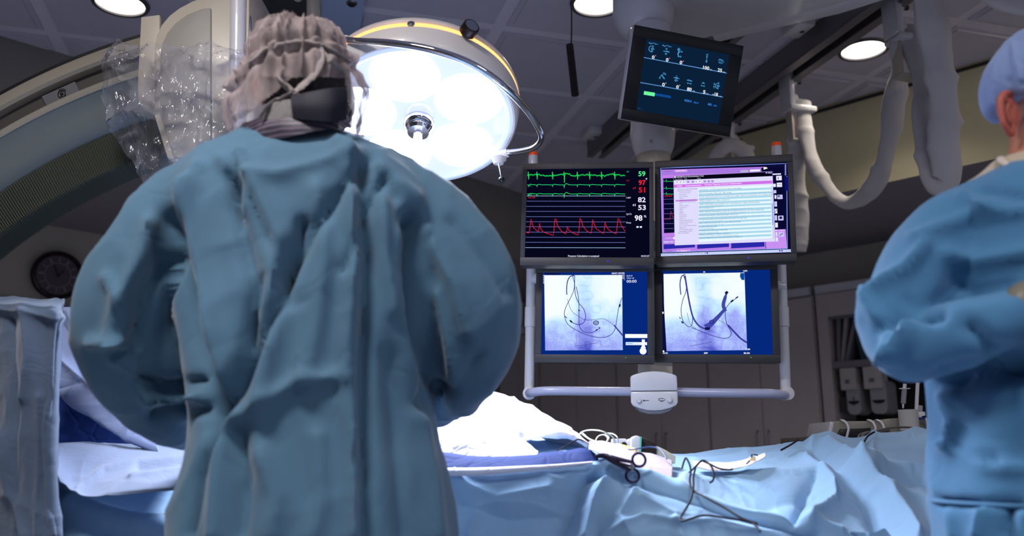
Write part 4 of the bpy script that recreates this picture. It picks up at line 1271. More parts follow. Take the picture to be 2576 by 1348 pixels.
build('printed_symbols', b, m_black, t2, smooth=False)

# ------------------------------------------------------------------ surgical light
L0 = P(1055, 297, 2.25)
tl = math.radians(22)
nl = np.array([0.0, -math.sin(tl), -math.cos(tl)])        # the way it shines
ul = np.array([0.0, -math.cos(tl), math.sin(tl)])         # towards the rim nearest the camera, up
xl = np.array([1.0, 0, 0])
RL = .272
t = thing('surgical_light', 'large round surgical light with glowing lens and chrome rail, right of the surgeon', 'surgical light', L0)
m_hood = mat('hood_enamel', (.84, .81, .80), .35, coat=.3)
b = MB(); b.lathe([(RL - .012, .004), (RL - .004, .008), (RL + .002, .0), (RL + .006, -.02), (RL + .010, -.048), (RL + .002, -.052), (RL - .01, -.054)], L0, nl, 96, cap=False)
build('skirt', b, m_hood, t)
b = MB(); b.lathe([(RL + .002, -.049), (RL + .0085, -.054), (RL + .0085, -.064), (RL + .002, -.069)], L0, nl, 96, cap=False)
build('glow_band', b, emat('amber_glow', (1, .66, .40), 2.4), t)
b = MB(); b.lathe([(RL - .012, -.067), (RL + .006, -.068), (RL + .010, -.075), (RL + .007, -.086), (RL - .012, -.106), (RL - .07, -.135), (RL - .17, -.150), (.0, -.155)], L0, nl, 96, cap=False)
build('hood', b, m_hood, t)
m_lens = bpy.data.materials.new('light_lens'); m_lens.use_nodes = True
bb = m_lens.node_tree.nodes['Principled BSDF']; bb.inputs['Base Color'].default_value = (.30, .32, .42, 1); bb.inputs['Roughness'].default_value = .12
bb.inputs['Emission Color'].default_value = (.64, .72, 1, 1); bb.inputs['Emission Strength'].default_value = .98
b = MB(); b.lathe([(0, .0), (RL - .03, .0), (RL - .013, .002)], L0, nl, 96, cap=False); build('lens_glass', b, m_lens, t)
b = MB(); b.lathe([(RL - .030, .001), (RL - .026, .007), (RL - .018, .010), (RL - .010, .007), (RL - .008, .0)], L0, nl, 96, cap=False); build('lens_rim', b, mat('lens_rim', (.86, .88, .95), .2, emit=(.75, .82, 1), estr=.5), t)
m_pod = emat('lamp_pod', (.88, .92, 1), 11)
for a in (99, 27, -45, -117, 171):
    a = math.radians(a); c = L0 + xl * .158 * math.cos(a) + ul * .158 * math.sin(a)
    b = MB(); b.lathe([(0, .0035), (.07, .0032), (.088, .002), (.094, .0006)], c, nl, 48, cap=False); build('lamp_pod', b, m_pod, t)
b = MB(); b.lathe([(.026, 0), (.028, .012), (.024, .02), (.03, .024), (.042, .036), (.043, .046), (.036, .058), (.033, .060), (.036, .068), (.030, .078), (.013, .080)], L0 - nl * .022, nl, 48, cap=False)
build('handle_collar', b, m_chrome, t)
b = MB(); b.lathe([(.012, .076), (.013, .10), (.0150, .13), (.0175, .205), (.0175, .214), (.0155, .217), (.0125, .216)], L0 - nl * .015, nl, 32, cap=False)
h = build('sterile_handle', b, mat('handle_white_glow', (.85, .84, .88), .3, emit=(.9, .85, 1), estr=.25), t)  # faint glow painted into the handle, which gives no light itself
b = MB(); b.lathe([(0, .2155), (.0128, .2165)], L0 - nl * .015, nl, 24, cap=False); build('handle_socket', b, m_black, h)
# chrome positioning rail
rp = [(866, 101, 2.08), (905, 104, 2.01), (980, 108, 1.95), (1080, 124, 1.92), (1180, 158, 1.92), (1262, 212, 1.95), (1325, 276, 2.05), (1357, 326, 2.13), (1360, 352, 2.19), (1342, 371, 2.24), (1310, 380, 2.28), (1276, 384, 2.31)]
b = MB(); b.tube([P(*q_) for q_ in rp], .0092, 16, n=90); rail = build('chrome_rail', b, m_chrome, t)
b = MB(); b.tube([P(1278, 384, 2.31), P(1262, 390, 2.32), P(1250, 400, 2.31)], [.012, .014, .012], 14); b.box(P(1256, 395, 2.32), (.04, .03, .02), None, .004); build('rail_bracket', b, m_hood, t)
b = MB(); b.tube([P(862, 101, 2.14), P(880, 103, 2.12)], .0125, 14); b.box(P(866, 108, 2.15), (.03, .04, .03), None, .004); build('rail_bracket', b, m_hood, t)
b = MB(); b.tube([P(1254, 410, 2.30), P(1262, 450, 2.29)], .0022, 8); lv = build('lever', b, m_chrome, t)
b = MB(); b.ball(P(1262, 451, 2.29), .0088, 16); build('ball_knob', b, m_blackgloss, lv)
b = MB(); b.lathe([(0, 0), (.022, 0), (.014, .02), (.004, .024)], P(1254, 396, 2.31), (0, 0, -1), 16, cap=False); build('lever_base', b, m_hood, t)
kn = L0 + ul * (RL * .93) + xl * .135 + nl * -.100
kd = ul * .88 + xl * .50; kd /= np.linalg.norm(kd)
kn = L0 + kd * (RL + .002) + nl * -.060
b = MB(); b.lathe([(.012, 0), (.012, .012), (.0195, .013), (.0225, .016), (.0225, .040), (.021, .043), (0, .043)], kn, kd, 28, cap=False); kb = build('focus_knob', b, mat('knob_dark', (.16, .12, .11), .3, .6), t)
b = MB(); b.lathe([(0, .0436), (.018, .0432), (.0185, .042)], kn, kd, 28, cap=False); build('knob_face', b, m_steel, kb)
b = MB(); b.lathe([(0, .006), (.010, .004), (.010, 0)], L0 + ul * (RL + .006) + nl * -.059, ul, 16, cap=False); build('screw', b, m_steel, t)
# suspension arm behind the surgeon's head
pv = L0 - xl * (RL + .03) - nl * .06
top_ = np.array([P(788, -40, 2.62)[0], P(788, -40, 2.62)[1], ZC - .01])
b = MB(); b.tube([pv + nl * .02, pv, pv + np.array([-.06, .10, .02]), P(800, 150, 2.6), P(790, 60, 2.62)], .022, 16, n=30); build('suspension_arm', b, m_hood, t)
b = MB(); b.tube([P(789, 90, 2.62), P(788, 0, 2.62), top_], .0225, 20); build('drop_tube', b, m_cream, t)
b = MB(); b.lathe([(.09, 0), (.09, -.03), (.04, -.09), (.024, -.10)], top_ + np.array([0, 0, 0]), (0, 0, 1), 32); build('ceiling_canopy', b, m_white, t)
for a in (99, 27, -45, -117, 171):
    a = math.radians(a)
    sp = bpy.data.lights.new('surgical_beam', 'SPOT'); sp.energy = 50; sp.color = (.80, .85, 1.0); sp.spot_size = math.radians(118); sp.spot_blend = 1.0; sp.shadow_soft_size = .07
    so = bpy.data.objects.new('surgical_beam', sp); COL.objects.link(so)
    so.location = Vector(L0 + nl * .085 + xl * .158 * math.cos(a) + ul * .158 * math.sin(a)); so.rotation_euler = Vector(nl).to_track_quat('-Z', 'Y').to_euler()

# diagonal arm and blue-lit box on the ceiling above the surgeon's head
t = thing('service_boom', 'pale jointed arm running under the ceiling behind the surgeon cap', 'boom', Q(700, 40, 2.7))
b = MB(); b.tube([Q(690, 62, 2.62), Q(740, -10, 2.62), Q(800, -120, 2.62)], .03, 16); build('beam', b, m_cream, t)
b = MB(); b.lathe([(.0, 2.58), (.16, 2.585), (.17, 2.60), (.17, 2.70), (0, 2.71)], (Q(655, 20, 2.6)[0], Q(655, 20, 2.6)[1], 0), (0, 0, 1), 48, cap=False); build('pivot_drum', b, m_darkrail, t)
b = MB(); c_ = Q(655, 20, 2.7); b.tube([(c_[0], c_[1], 2.70), (c_[0], c_[1], ZC - .01)], .04, 16); build('ceiling_post', b, m_cream, t)
m_bluep = mat('panel_lit_blue', (.62, .68, .80), .5)  # blue light falling on the box is put into its colour
pp = [Q(812, 118, 2.80), Q(900, 130, 2.80), Q(925, -60, 2.80), Q(805, -60, 2.80)]
b = MB(); b.prism(pp, (0, 0, .088), bev=.004)
setp(build('blue_lit_box', b, m_bluep), 'ceiling box coloured pale blue as if lit, beside the surgical light', 'panel')
t = thing('ceiling_camera', 'tiny dome fitting under the blue-lit ceiling box', 'fitting', Q(885, 10, 2.78))
o = Q(885, 8, 2.799)
b = MB(); b.lathe([(.0, -.014), (.012, -.013), (.016, -.008), (.018, 0)], o, (0, 0, 1), 24, cap=False); build('dome', b, m_black, t)
b = MB(); b.lathe([(.016, -.006), (.022, -.005), (.024, 0)], o, (0, 0, 1), 24, cap=False); build('collar', b, m_steel, t)

# ------------------------------------------------------------------ C-arm
DA = 2.25
CX, CY = 821, 1719
def ca_pt(rad, ang, dy): 
    a = math.radians(ang)
    p = P(CX + rad * math.sin(a), CY - rad * math.cos(a), DA)
    return p + np.array([0, dy, 0])
def sweep(profile, a0, a1, n, closed=False):
    G = [[ca_pt(r, a, dy) for r, dy in profile] for a in np.linspace(a0, a1, n)]
    b = MB(); b.grid(G); return b
m_carm = mat('carm_cream', (.56, .53, .48), .45)
m_carmb = mat('carm_bluegrey', (.38, .41, .41), .5)
m_groove = mat('carm_groove', (.27, .26, .25), .5)
t = thing('c_arm', 'large curved cream and grey x-ray arm sweeping up from the left edge', 'x-ray arm', ca_pt(1600, -30, .1))
A0, A1 = -56, -13.5
b = sweep([(1697, .20), (1697, -.004), (1687, -.004), (1687, .01)], A0, A1, 80); build('edge_strip', b, m_black, t)
b = sweep([(1688, .02), (1687, -.008), (1680, -.014), (1660, -.014), (1654, -.006), (1653, .024)], A0, A1, 80); build('outer_rail', b, m_carm, t)
b = sweep([(1654, .018), (1611, .024)], A0, A1, 80); build('channel', b, m_groove, t)
b = sweep([(1612, .03), (1611, -.006), (1606, -.012), (1596, -.010), (1586, .006), (1560, .018), (1535, .024), (1515, .040), (1505, .07)], A0, A1, 80); build('inner_shell', b, m_carmb, t)
b = sweep([(1612, .028), (1611.5, -.0075), (1606, -.0135), (1597, -.0115), (1594, -.0085)], A0, A1, 80); build('inner_rail', b, m_carm, t)
b = sweep([(1697, .2), (1505, .2)], A0, A1, 40); build('back_cover', b, m_carmb, t)
# corrugated belt
n = 165
G = []
for i in range(n * 4 + 1):
    a = -56 + (A1 + 56) * i / (n * 4)
    ph = i % 4
    dd = (.0, .5, 1, .5)[ph]
    rr = 1416 + dd * 5
    G.append([ca_pt(1511, a, .060 - dd * .008), ca_pt(1508, a, .056 - .008 * dd), ca_pt(rr + 2, a, .050 - .008 * dd), ca_pt(rr, a, .056), ca_pt(rr, a, .15)])
b = MB(); b.grid(G); build('corrugated_belt', b, mat('belt_grey', (.29, .30, .27), .42), t, smooth=False)
# round caution label
lp = lambda dx, dy: P(207 + dx, 197 + dy, DA + .020)
b = MB(); b.quad(ca_pt(1648, -26.0, .013), ca_pt(1648, -22.8, .013), ca_pt(1616, -22.8, .017), ca_pt(1616, -26.0, .017)); lb = build('label_plate', b, mat('label_silver', (.40, .40, .42), .4), t, smooth=False)
b = MB()
c = ca_pt(1632, -24.3, .012); nn = np.array([0, -1, 0])
b.torus(c, nn, .0105, .0011, 24, 6)
b.prism([c + np.array([x, -.001, z]) for x, z in ((-.006, 0), (0, .007), (.006, 0), (.002, 0), (.002, -.007), (-.002, -.007), (-.002, 0))], (0, .0015, 0))
for k in range(7):
    a = math.radians(50 + k * 13); p = c + np.array([math.cos(a) * .015, 0, math.sin(a) * .015]); b.box(p, (.0016, .001, .003))
build('caution_symbol', b, m_black, lb, smooth=False)

# ------------------------------------------------------------------ detector housing on the arm, under a clear drape
DH = 2.12
t = thing('detector_housing', 'tall cream detector housing behind the surgeon head, top left', 'housing', P(490, 420, DH + .1))
def prm(pts, d, depth, bev=.004):
    b = MB(); b.prism([P(x, y, d) for x, y in pts], (0, depth, 0), bev=bev); return b
build('side_plate', prm([(354, 42), (402, 36), (402, 300), (348, 262), (345, 215)], DH + .02, .02), m_cream, t)
sh = [(420, 400), (386, 290), (386, 120), (392, 88), (404, 62), (424, 38), (450, 18), (485, 0), (530, -14), (590, -22), (590, 400)]
build('main_shell', prm(sh, DH, .26, .008), m_cream, t)
sh2 = [(436, 396), (402, 286), (402, 140), (408, 108), (420, 82), (440, 58), (470, 36), (505, 22), (530, 18), (530, 396)]
build('recess_cover', prm(sh2, DH - .008, .02, .004), mat('housing_grey', (.60, .58, .55), .45), t)
b = MB(); b.tube([P(594, 410, DH), P(600, -60, DH)], .021, 24); build('column_edge', b, m_white, t)
b = MB(); b.prism([P(x, y, DH + .005) for x, y in ((598, -60), (628, -60), (622, 410), (594, 410))], (0, .2, 0), bev=.004); cf = build('column_flange', b, m_cream, t)
b = MB(); b.lathe([(0, .004), (.009, .003), (.010, 0)], P(607, 96, DH + .003), (0, -1, 0), 18, cap=False); build('screw', b, m_steel, t)
b = MB(); b.tube([P(629, 40, DH + .02), P(630, 60, DH), P(628, 150, DH), P(624, 200, DH + .02)], .003, 8); build('wire_guard', b, m_steel, t)
low = [(412, 380), (596, 400), (590, 440), (540, 450), (440, 450)]
build('lower_nose', prm(low, DH + .03, .2, .008), mat('nose_grey', (.45, .46, .47), .5), t)

# clear plastic drape
cols = 70; rows = 70
top_ln = [(262, 150), (290, 120), (340, 112), (400, 118), (470, 122), (540, 128), (618, 136)]
bot_ln = [(300, 350), (330, 400), (375, 470), (400, 520), (460, 520), (540, 470), (622, 430)]
TL_ = catmull(top_ln, cols); BL_ = catmull(bot_ln, cols)
lf = catmull([(262, 150), (258, 190), (262, 240), (268, 290), (285, 330), (300, 350)], rows)
G = np.zeros((rows, cols, 3))
for j in range(rows):
    f = j / (rows - 1)
    for i in range(cols):
        g = i / (cols - 1)
        x = TL_[i][0] * (1 - f) + BL_[i][0] * f; y = TL_[i][1] * (1 - f) + BL_[i][1] * f
        if g < .5:
            w_ = (1 - g / .5) ** 2
            x += (lf[j][0] - (TL_[0][0] * (1 - f) + BL_[0][0] * f)) * w_; y += (lf[j][1] - (TL_[0][1] * (1 - f) + BL_[0][1] * f)) * w_
        d = DH - .065 + .12 * max(0, .35 - g) ** 1.0 * 1.6 + .05 * max(0, .12 - f) * 8
        G[j, i] = P(x, y, d)
V = G.reshape(-1, 3)
dn = (ridged(V * np.array([11, 5, 7]), 3, 3) * .040 + ridged(V * np.array([30, 10, 22]), 9, 2) * .020 + ridged(V * 60, 19, 2) * .004)
gx, gy = proj(V)
V = V + np.stack([fbm(V * 18, 5) * .02, -dn + .012, fbm(V * 20, 6) * .02], 1)
crk = np.exp(-((gy - 150) / 30) ** 2)
V[:, 1] -= ridged(V * 45, 33, 2) * .02 * crk
b = MB(); b.grid(V.reshape(rows, cols, 3))
m_plastic = sheer_mat('clear_plastic', (.80, .80, .86), .06, .30, scale=(9, 9, 7), glossy=.34, grough=.15)
setp(build('plastic_drape', b, m_plastic, angle=.9), 'crumpled clear plastic drape over the cream detector housing', 'plastic drape')

# ------------------------------------------------------------------ drapes
def sheet_grid(name, rowsdef, nx, ny, mt, lab=None, cat=None, fl=None, amp=.006, seed=1, solid=.0016, group=None, crum=(7, 5, 9), up=.7, parent=None, soft=1.0, ex=None):
    """rowsdef: list of rows; each row a list of world points; interpolated, folded, crumpled"""
    R_ = np.array([catmull(np.array(r), nx) for r in rowsdef])
    G = catmull(R_, ny)
    V = G.reshape(-1, 3).copy()
    gu = np.gradient(G, axis=1); gv = np.gradient(G, axis=0)
    N = np.cross(gu, gv).reshape(-1, 3); N /= np.linalg.norm(N, axis=1)[:, None] + 1e-9
    tocam = C0 - V
    sgn = np.sign((N * tocam).sum(1)); sgn[sgn == 0] = 1
    N *= sgn[:, None]
    D = N + np.array([0, 0, up]); D /= np.linalg.norm(D, axis=1)[:, None]
    disp = np.zeros(len(V))
    if fl: disp += (1.1 * folds(V, fl, 1.15) if ex is None else folds(V, fl, ex))
    S_ = V * np.array(crum)
    S_ = S_ + .6 * np.stack([fbm(V * 3, seed + 40), fbm(V * 3, seed + 41), fbm(V * 3, seed + 42)], 1)
    disp += amp * (ridged(S_, seed, 2.2) - .3) * 1.6 + amp * .6 * (ridged(S_ * 2.3, seed + 7, 2) - .3) + amp * .15 * (ridged(S_ * 6, seed + 9, 1.5) - .4)
    V += D * disp[:, None] * soft
    b = MB(); b.grid(V.reshape(G.shape))
    o = build(name, b, mt, parent, angle=1.5, solid=solid)
    if lab: setp(o, lab, cat, group)
    return o


def lerp_cols(xs, tab):
    a = sorted(tab); return np.interp(xs, [q_[0] for q_ in a], [q_[1] for q_ in a])


XS = np.array([-260, -80, 60, 150, 260, 380, 480, 600, 760, 900, 1000, 1090, 1150, 1230, 1300, 1380, 1450, 1500, 1560, 1620, 1700, 1780, 1850, 1930, 2000, 2070, 2130, 2200, 2260, 2310, 2350, 2390, 2450, 2520, 2640, 2800])
A_ = [(-260, 1110), (60, 1112), (150, 1118), (380, 1124), (480, 1128), (600, 1120), (900, 1110), (1090, 1095), (1230, 1080), (1380, 1098), (1450, 1112), (1500, 1132), (1560, 1139), (1700, 1144), (1850, 1134), (1930, 1124), (2000, 1116), (2070, 1109), (2130, 1112), (2200, 1100), (2310, 1084), (2350, 1096), (2390, 1112), (2800, 1120)]
Bm = [(-260, 1170), (260, 1175), (480, 1200), (900, 1150), (1230, 1140), (1450, 1138), (1500, 1150), (1700, 1182), (1850, 1195), (2000, 1190), (2070, 1185), (2310, 1190), (2800, 1220)]
B_ = [(-260, 1225), (150, 1240), (260, 1262), (380, 1290), (480, 1305), (600, 1300), (900, 1225), (1090, 1190), (1230, 1186), (1380, 1176), (1450, 1168), (1500, 1166), (1560, 1178), (1620, 1196), (1700, 1222), (1850, 1262), (2000, 1296), (2130, 1330), (2310, 1370), (2520, 1400), (2800, 1420)]
yA, yM, yB = (lerp_cols(XS, t_) for t_ in (A_, Bm, B_))
dA = np.interp(XS, [0, 500, 1100, 1500, 2800], [2.25, 2.3, 2.3, 2.35, 2.45])
dB = np.interp(XS, [0, 500, 1100, 1500, 2000, 2800], [1.9, 1.88, 1.86, 1.84, 1.74, 1.62])
rows_ = []
rows_.append([P(x, y + 130, d + .16) for x, y, d in zip(XS, yA, dA)])
rows_.append([P(x, y + 22, d + .08) for x, y, d in zip(XS, yA, dA)])
rows_.append([P(x, y, d) for x, y, d in zip(XS, yA, dA)])
rows_.append([P(x, y, (a * .5 + b_ * .5)) for x, y, a, b_ in zip(XS, yM, dA, dB)])
rows_.append([P(x, y, d + .05) for x, y, d in zip(XS, yB - 8, dB)])
rows_.append([P(x, y + 14, d - .005) for x, y, d in zip(XS, yB, dB)])
rows_.append([P(x, y + 90, d - .02) for x, y, d in zip(XS, yB, dB)])
rows_.append([P(x, y + 230, d - .03) for x, y, d in zip(XS, yB, dB)])
rows_.append([P(x, y + 520, d - .03) for x, y, d in zip(XS, yB, dB)])
FD = [([(1480, 1168), (1640, 1202), (1800, 1250), (1960, 1292), (2120, 1335)], .012, 9),
      ([(1500, 1190), (1660, 1232), (1800, 1272), (1960, 1318), (2050, 1348)], -.022, 18),
      ([(1560, 1160), (1700, 1185), (1860, 1240), (2000, 1290)], -.014, 12),
      ([(1720, 1210), (1850, 1225), (2020, 1205), (2160, 1190)], .018, 12), ([(1740, 1236), (1900, 1262), (2050, 1250)], -.012, 14),
      ([(2085, 1125), (2140, 1165), (2210, 1230), (2270, 1300), (2310, 1360)], .034, 26), ([(2040, 1140), (2110, 1200), (2180, 1270), (2220, 1350)], -.030, 20),
      ([(2045, 1125), (2030, 1165), (2095, 1225), (2100, 1270), (2040, 1310)], .026, 16), ([(2060, 1200), (2020, 1250), (2000, 1300)], -.02, 16),
      ([(2296, 1104), (2270, 1130), (2220, 1180), (2170, 1190)], .022, 12), ([(2290, 1110), (2230, 1170)], -.018, 10), ([(2200, 1100), (2195, 1160)], .010, 8),
      ([(2325, 1105), (2360, 1130), (2400, 1160)], .014, 12), ([(2200, 1190), (2300, 1178), (2390, 1200)], .022, 14), ([(2220, 1215), (2320, 1205), (2400, 1240)], -.02, 16), ([(2250, 1250), (2330, 1262), (2400, 1300)], .015, 14),
      ([(1530, 1190), (1500, 1240), (1470, 1348)], .022, 18), ([(1480, 1190), (1450, 1250), (1410, 1348)], -.030, 26), ([(1600, 1230), (1560, 1300), (1590, 1348)], .014, 20), ([(1620, 1250), (1700, 1300), (1720, 1360)], .012, 14), ([(1520, 1348), (1620, 1300), (1700, 1318)], .012, 12),
      ([(1700, 1320), (1800, 1308), (1900, 1330)], .012, 10), ([(1140, 1210), (1250, 1250), (1380, 1225)], .012, 22), ([(1160, 1270), (1280, 1300), (1400, 1290)], -.016, 26), ([(1180, 1348), (1200, 1290)], .014, 16),
      ([(1640, 1150), (1760, 1160), (1880, 1140)], .010, 8), ([(1880, 1190), (1990, 1150), (2050, 1120)], .012, 10)]
m_dr = m_drape
sheet_grid('surgical_drape', rows_, 620, 250, m_dr, 'light blue surgical drape covering the patient table across the picture', 'drape', FD, amp=.011, seed=12, solid=.001, crum=(4, 3.5, 6), up=.3)

# operating table under the drape
t = thing('operating_table', 'operating table hidden under the light blue drape', 'table', (.2, 2.05, 0))
b = MB(); b.box((.2, 2.10, .80), (3.0, .40, .05), None, .01); build('tabletop', b, m_greybox, t)
b = MB(); b.box((-.2, 2.1, .42), (.35, .3, .72), None, .02); build('pedestal', b, m_white, t)
b = MB(); b.box((-.2, 2.1, .03), (.9, .38, .06), None, .02); build('base', b, m_white, t)

# bright sheets in the light beam
xs = [1020, 1085, 1150, 1200, 1230, 1265, 1300, 1350, 1400, 1440, 1480]
t0 = [1040, 1015, 1003, 990, 988, 996, 1009, 1032, 1062, 1084, 1116]
rowsW = [[P(x, y + 60, 2.26) for x, y in zip(xs, t0)], [P(x, y + 8, 2.20) for x, y in zip(xs, t0)], [P(x, y, 2.16) for x, y in zip(xs, t0)],
         [P(x, y + (1098 - y) * .5 if y < 1098 else y, 2.10) for x, y in zip(xs, t0)],
         [P(x, y, 2.02) for x, y in zip(xs, [1085, 1088, 1090, 1092, 1094, 1095, 1096, 1098, 1094, 1100, 1122])], [P(x, y + k_, 2.01) for x, y, k_ in zip(xs, [1085, 1088, 1090, 1092, 1094, 1095, 1096, 1092, 1086, 1092, 1120], [35, 35, 35, 35, 35, 30, 20, 8, 4, 4, 2])]]
sheet_grid('white_sheet', rowsW, 200, 90, m_sheet, 'brightly lit white sheet raised beside the surgeon elbow', 'sheet', [([(1290, 1008), (1300, 1060), (1305, 1095)], .012, 7), ([(1310, 1075), (1370, 1066), (1430, 1085)], -.012, 12), ([(1300, 1100), (1360, 1086), (1440, 1092)], .010, 6), ([(1100, 1040), (1180, 1042)], .004, 4)], amp=.005, seed=21, up=.3)
xs = [1040, 1090, 1130, 1180, 1230, 1280, 1320, 1352]
tp = [1056, 1052, 1053, 1058, 1070, 1090, 1112, 1141]
bt = [1125, 1136, 1142, 1147, 1148, 1147, 1145, 1144]
rT = [[P(x, y + 14, 2.02) for x, y in zip(xs, tp)], [P(x, y, 2.0) for x, y in zip(xs, tp)], [P(x, y * .5 + z_ * .5 - 4, 1.95) for x, y, z_ in zip(xs, tp, bt)], [P(x, y, 1.91) for x, y in zip(xs, bt)], [P(x, y + 12, 1.915) for x, y in zip(xs, bt)]]
sheet_grid('white_towel', rT, 140, 60, m_sheet, 'oval folded white towel glaring in the light beam on the table', 'towel', [([(1140, 1128), (1240, 1112), (1330, 1128)], .004, 6)], amp=.003, seed=23, up=.3)
xs = [1040, 1115, 1180, 1260, 1340, 1420, 1470, 1505]
tp = [1130, 1138, 1146, 1148, 1144, 1136, 1128, 1148]
bt = [1172, 1178, 1180, 1178, 1174, 1168, 1164, 1166]
rN = [[P(x, y, 1.93) for x, y in zip(xs, tp)], [P(x, y + 6, 1.885) for x, y in zip(xs, tp)], [P(x, (y + z_) / 2, 1.865) for x, y, z_ in zip(xs, tp, bt)], [P(x, z_, 1.845) for x, z_ in zip(xs, bt)]]
sheet_grid('blue_towel', rN, 160, 40, m_drape2, 'blue towel band darkened as if in shade along the table edge below the white towel', 'towel', None, amp=.003, seed=27, up=.3)
b = MB(); b.tube([P(x, y, d) for x, y, d in ((1075, 1187, 1.845), (1121, 1187, 1.83), (1200, 1186, 1.825), (1300, 1180, 1.825), (1400, 1172, 1.825), (1490, 1163, 1.83))], [.010, .011, .010, .008, .005, .003], 14, n=60, flat=.8)  # highlight on the drape's front edge, added as a white tube
setp(build('lit_drape_edge', b, m_sheet), 'white strip painted as the lit drape edge along the front of the table', 'drape edge')

# left: curtain-like drape over a stand, sheet and dark panel put in for shade behind the surgeon's left arm
cx_ = [(-140, 1.86, 762), (-40, 1.80, 760), (40, 1.74, 764), (100, 1.72, 768), (140, 1.72, 770), (152, 1.76, 772), (156, 1.92, 770)]
rowsL = []
rowsL.append([P(x, 752 + 4 * (i % 2), d + .22) for i, (x, d, y) in enumerate(cx_)])
rowsL.append([P(x, y - 3, d + .03) for x, d, y in cx_])
rowsL.append([P(x, y + 14, d) for x, d, y in cx_])
for f, sh_ in ((.12, -4), (.35, -16), (.6, -26), (.8, -20), (1.0, -8), (1.4, 6)):
    rowsL.append([P(x + sh_ * max(0, (x + 140) / 290), y + f * 580, d + .01 * math.sin(i * 2.1)) for i, (x, d, y) in enumerate(cx_)])
sheet_grid('hanging_drape', rowsL, 170, 230, cloth_mat('drape_greyblue', (.25, .31, .40), crease=.12), 'tall grey blue drape hanging over a stand at the left edge', 'drape',
           [([(20, 800), (40, 960), (30, 1348)], -.016, 20), ([(60, 780), (75, 900), (60, 1000)], .014, 16), ([(100, 1000), (95, 1348)], .008, 10), ([(0, 778), (80, 790), (150, 800)], .008, 9), ([(5, 1100), (20, 1240), (60, 1348)], .014, 16), ([(136, 790), (124, 950), (120, 1110), (134, 1348)], .012, 8)], amp=.006, seed=31, up=0, crum=(9, 5, 4))
b = MB(); b.tube([P(-120, 772, 1.90), P(148, 780, 1.84)], .012, 12); b.tube([P(146, 782, 1.84), (P(146, 782, 1.84)[0], 1.86, 0.0)], .012, 12); b.tube([P(-110, 774, 1.90), (P(-110, 774, 1.9)[0], 1.92, 0.0)], .012, 12)
setp(build('drape_stand', b, m_steel), 'metal stand under the grey blue hanging drape', 'stand')
rowsM = [[P(140, 776, 2.22), P(180, 778, 2.24), P(225, 786, 2.25), P(300, 820, 2.24)],
         [P(140, 784, 2.18), P(180, 790, 2.18), P(225, 798, 2.18), P(300, 840, 2.18)],
         [P(136, 850, 2.16), P(190, 880, 2.15), P(250, 900, 2.14), P(320, 940, 2.12)],
         [P(132, 930, 2.14), P(200, 960, 2.12), P(270, 1000, 2.10), P(350, 1040, 2.08)],
         [P(128, 972, 2.13), P(200, 1022, 2.10), P(290, 1082, 2.06), P(400, 1130, 2.03)],
         [P(128, 978, 2.15), P(200, 1029, 2.12), P(290, 1090, 2.08), P(400, 1140, 2.05)]]
sheet_grid('side_drape', rowsM, 130, 130, cloth_mat('drape_lilac', (.50, .56, .72), crease=.12), 'pale blue drape slanting down between the hanging drape and the surgeon sleeve', 'drape',
           [([(150, 900), (215, 960), (290, 1030)], .016, 9), ([(160, 820), (210, 900), (205, 960), (140, 975)], -.014, 12), ([(170, 790), (215, 870)], .010, 9)], amp=.005, seed=35, up=0)
rowsV = [[P(x, 940, 2.27) for x in (90, 200, 320, 440)], [P(x, 1030, 2.25) for x in (90, 200, 320, 440)], [P(x, 1125, 2.2) for x in (90, 200, 320, 440)], [P(x, 1150, 2.18) for x in (90, 200, 320, 440)]]
sheet_grid('navy_shade_panel', rowsV, 60, 60, m_drape2, 'dark navy panel standing in for the shaded underside of the pale slanting drape', 'drape', None, amp=.003, seed=37, up=0)
rowsU = [[P(120, 1124, 2.12), P(200, 1118, 2.14), P(330, 1122, 2.14), P(500, 1130, 2.14)], [P(126, 1128, 2.0), P(200, 1126, 2.02), P(330, 1135, 2.02), P(500, 1140, 2.02)],
         [P(136, 1170, 1.84), P(200, 1225, 1.84), P(330, 1216, 1.82), P(500, 1205, 1.82)], [P(150, 1215, 1.80), P(205, 1246, 1.80), P(330, 1240, 1.79), P(500, 1226, 1.79)]]
sheet_grid('white_cover', rowsU, 120, 70, cloth_mat('cover_pale', (.37, .42, .52), crease=.12), 'pale folded cover on the table left of the surgeon', 'cover', [([(190, 1235), (260, 1180), (340, 1160), (470, 1150)], .008, 6), ([(330, 1200), (480, 1180)], .010, 8), ([(350, 1172), (480, 1160)], -.012, 9)], amp=.004, seed=39, up=.5)


# ------------------------------------------------------------------ people
def rings(mb, rs_, D, seg=40, pw=2.4, n=None):
    """rs_: (cx px, py, half-width px, half-depth m, depth shift)"""
    A = np.array(rs_, float)
    if n: A = catmull(A, n)
    vs = []
    for cx0, py, w, dp_, sh_ in A:
        c = P(cx0, py, D); hw = w * np.dot(c - C0, [0, CP, SP]) / FPX
        for j in range(seg):
            a = 2 * math.pi * j / seg
            ca_, sa_ = math.cos(a), math.sin(a)
            x = np.sign(ca_) * abs(ca_) ** (2 / pw) * hw; y = np.sign(sa_) * abs(sa_) ** (2 / pw) * dp_
            vs.append(c + np.array([x, y + sh_, 0]))
    k = len(A)
    fs = [(i * seg + j, i * seg + (j + 1) % seg, (i + 1) * seg + (j + 1) % seg, (i + 1) * seg + j) for i in range(k - 1) for j in range(seg)]
    fs += [tuple(range(seg))[::-1], tuple((k - 1) * seg + j for j in range(seg))]
    mb.add(vs, fs)


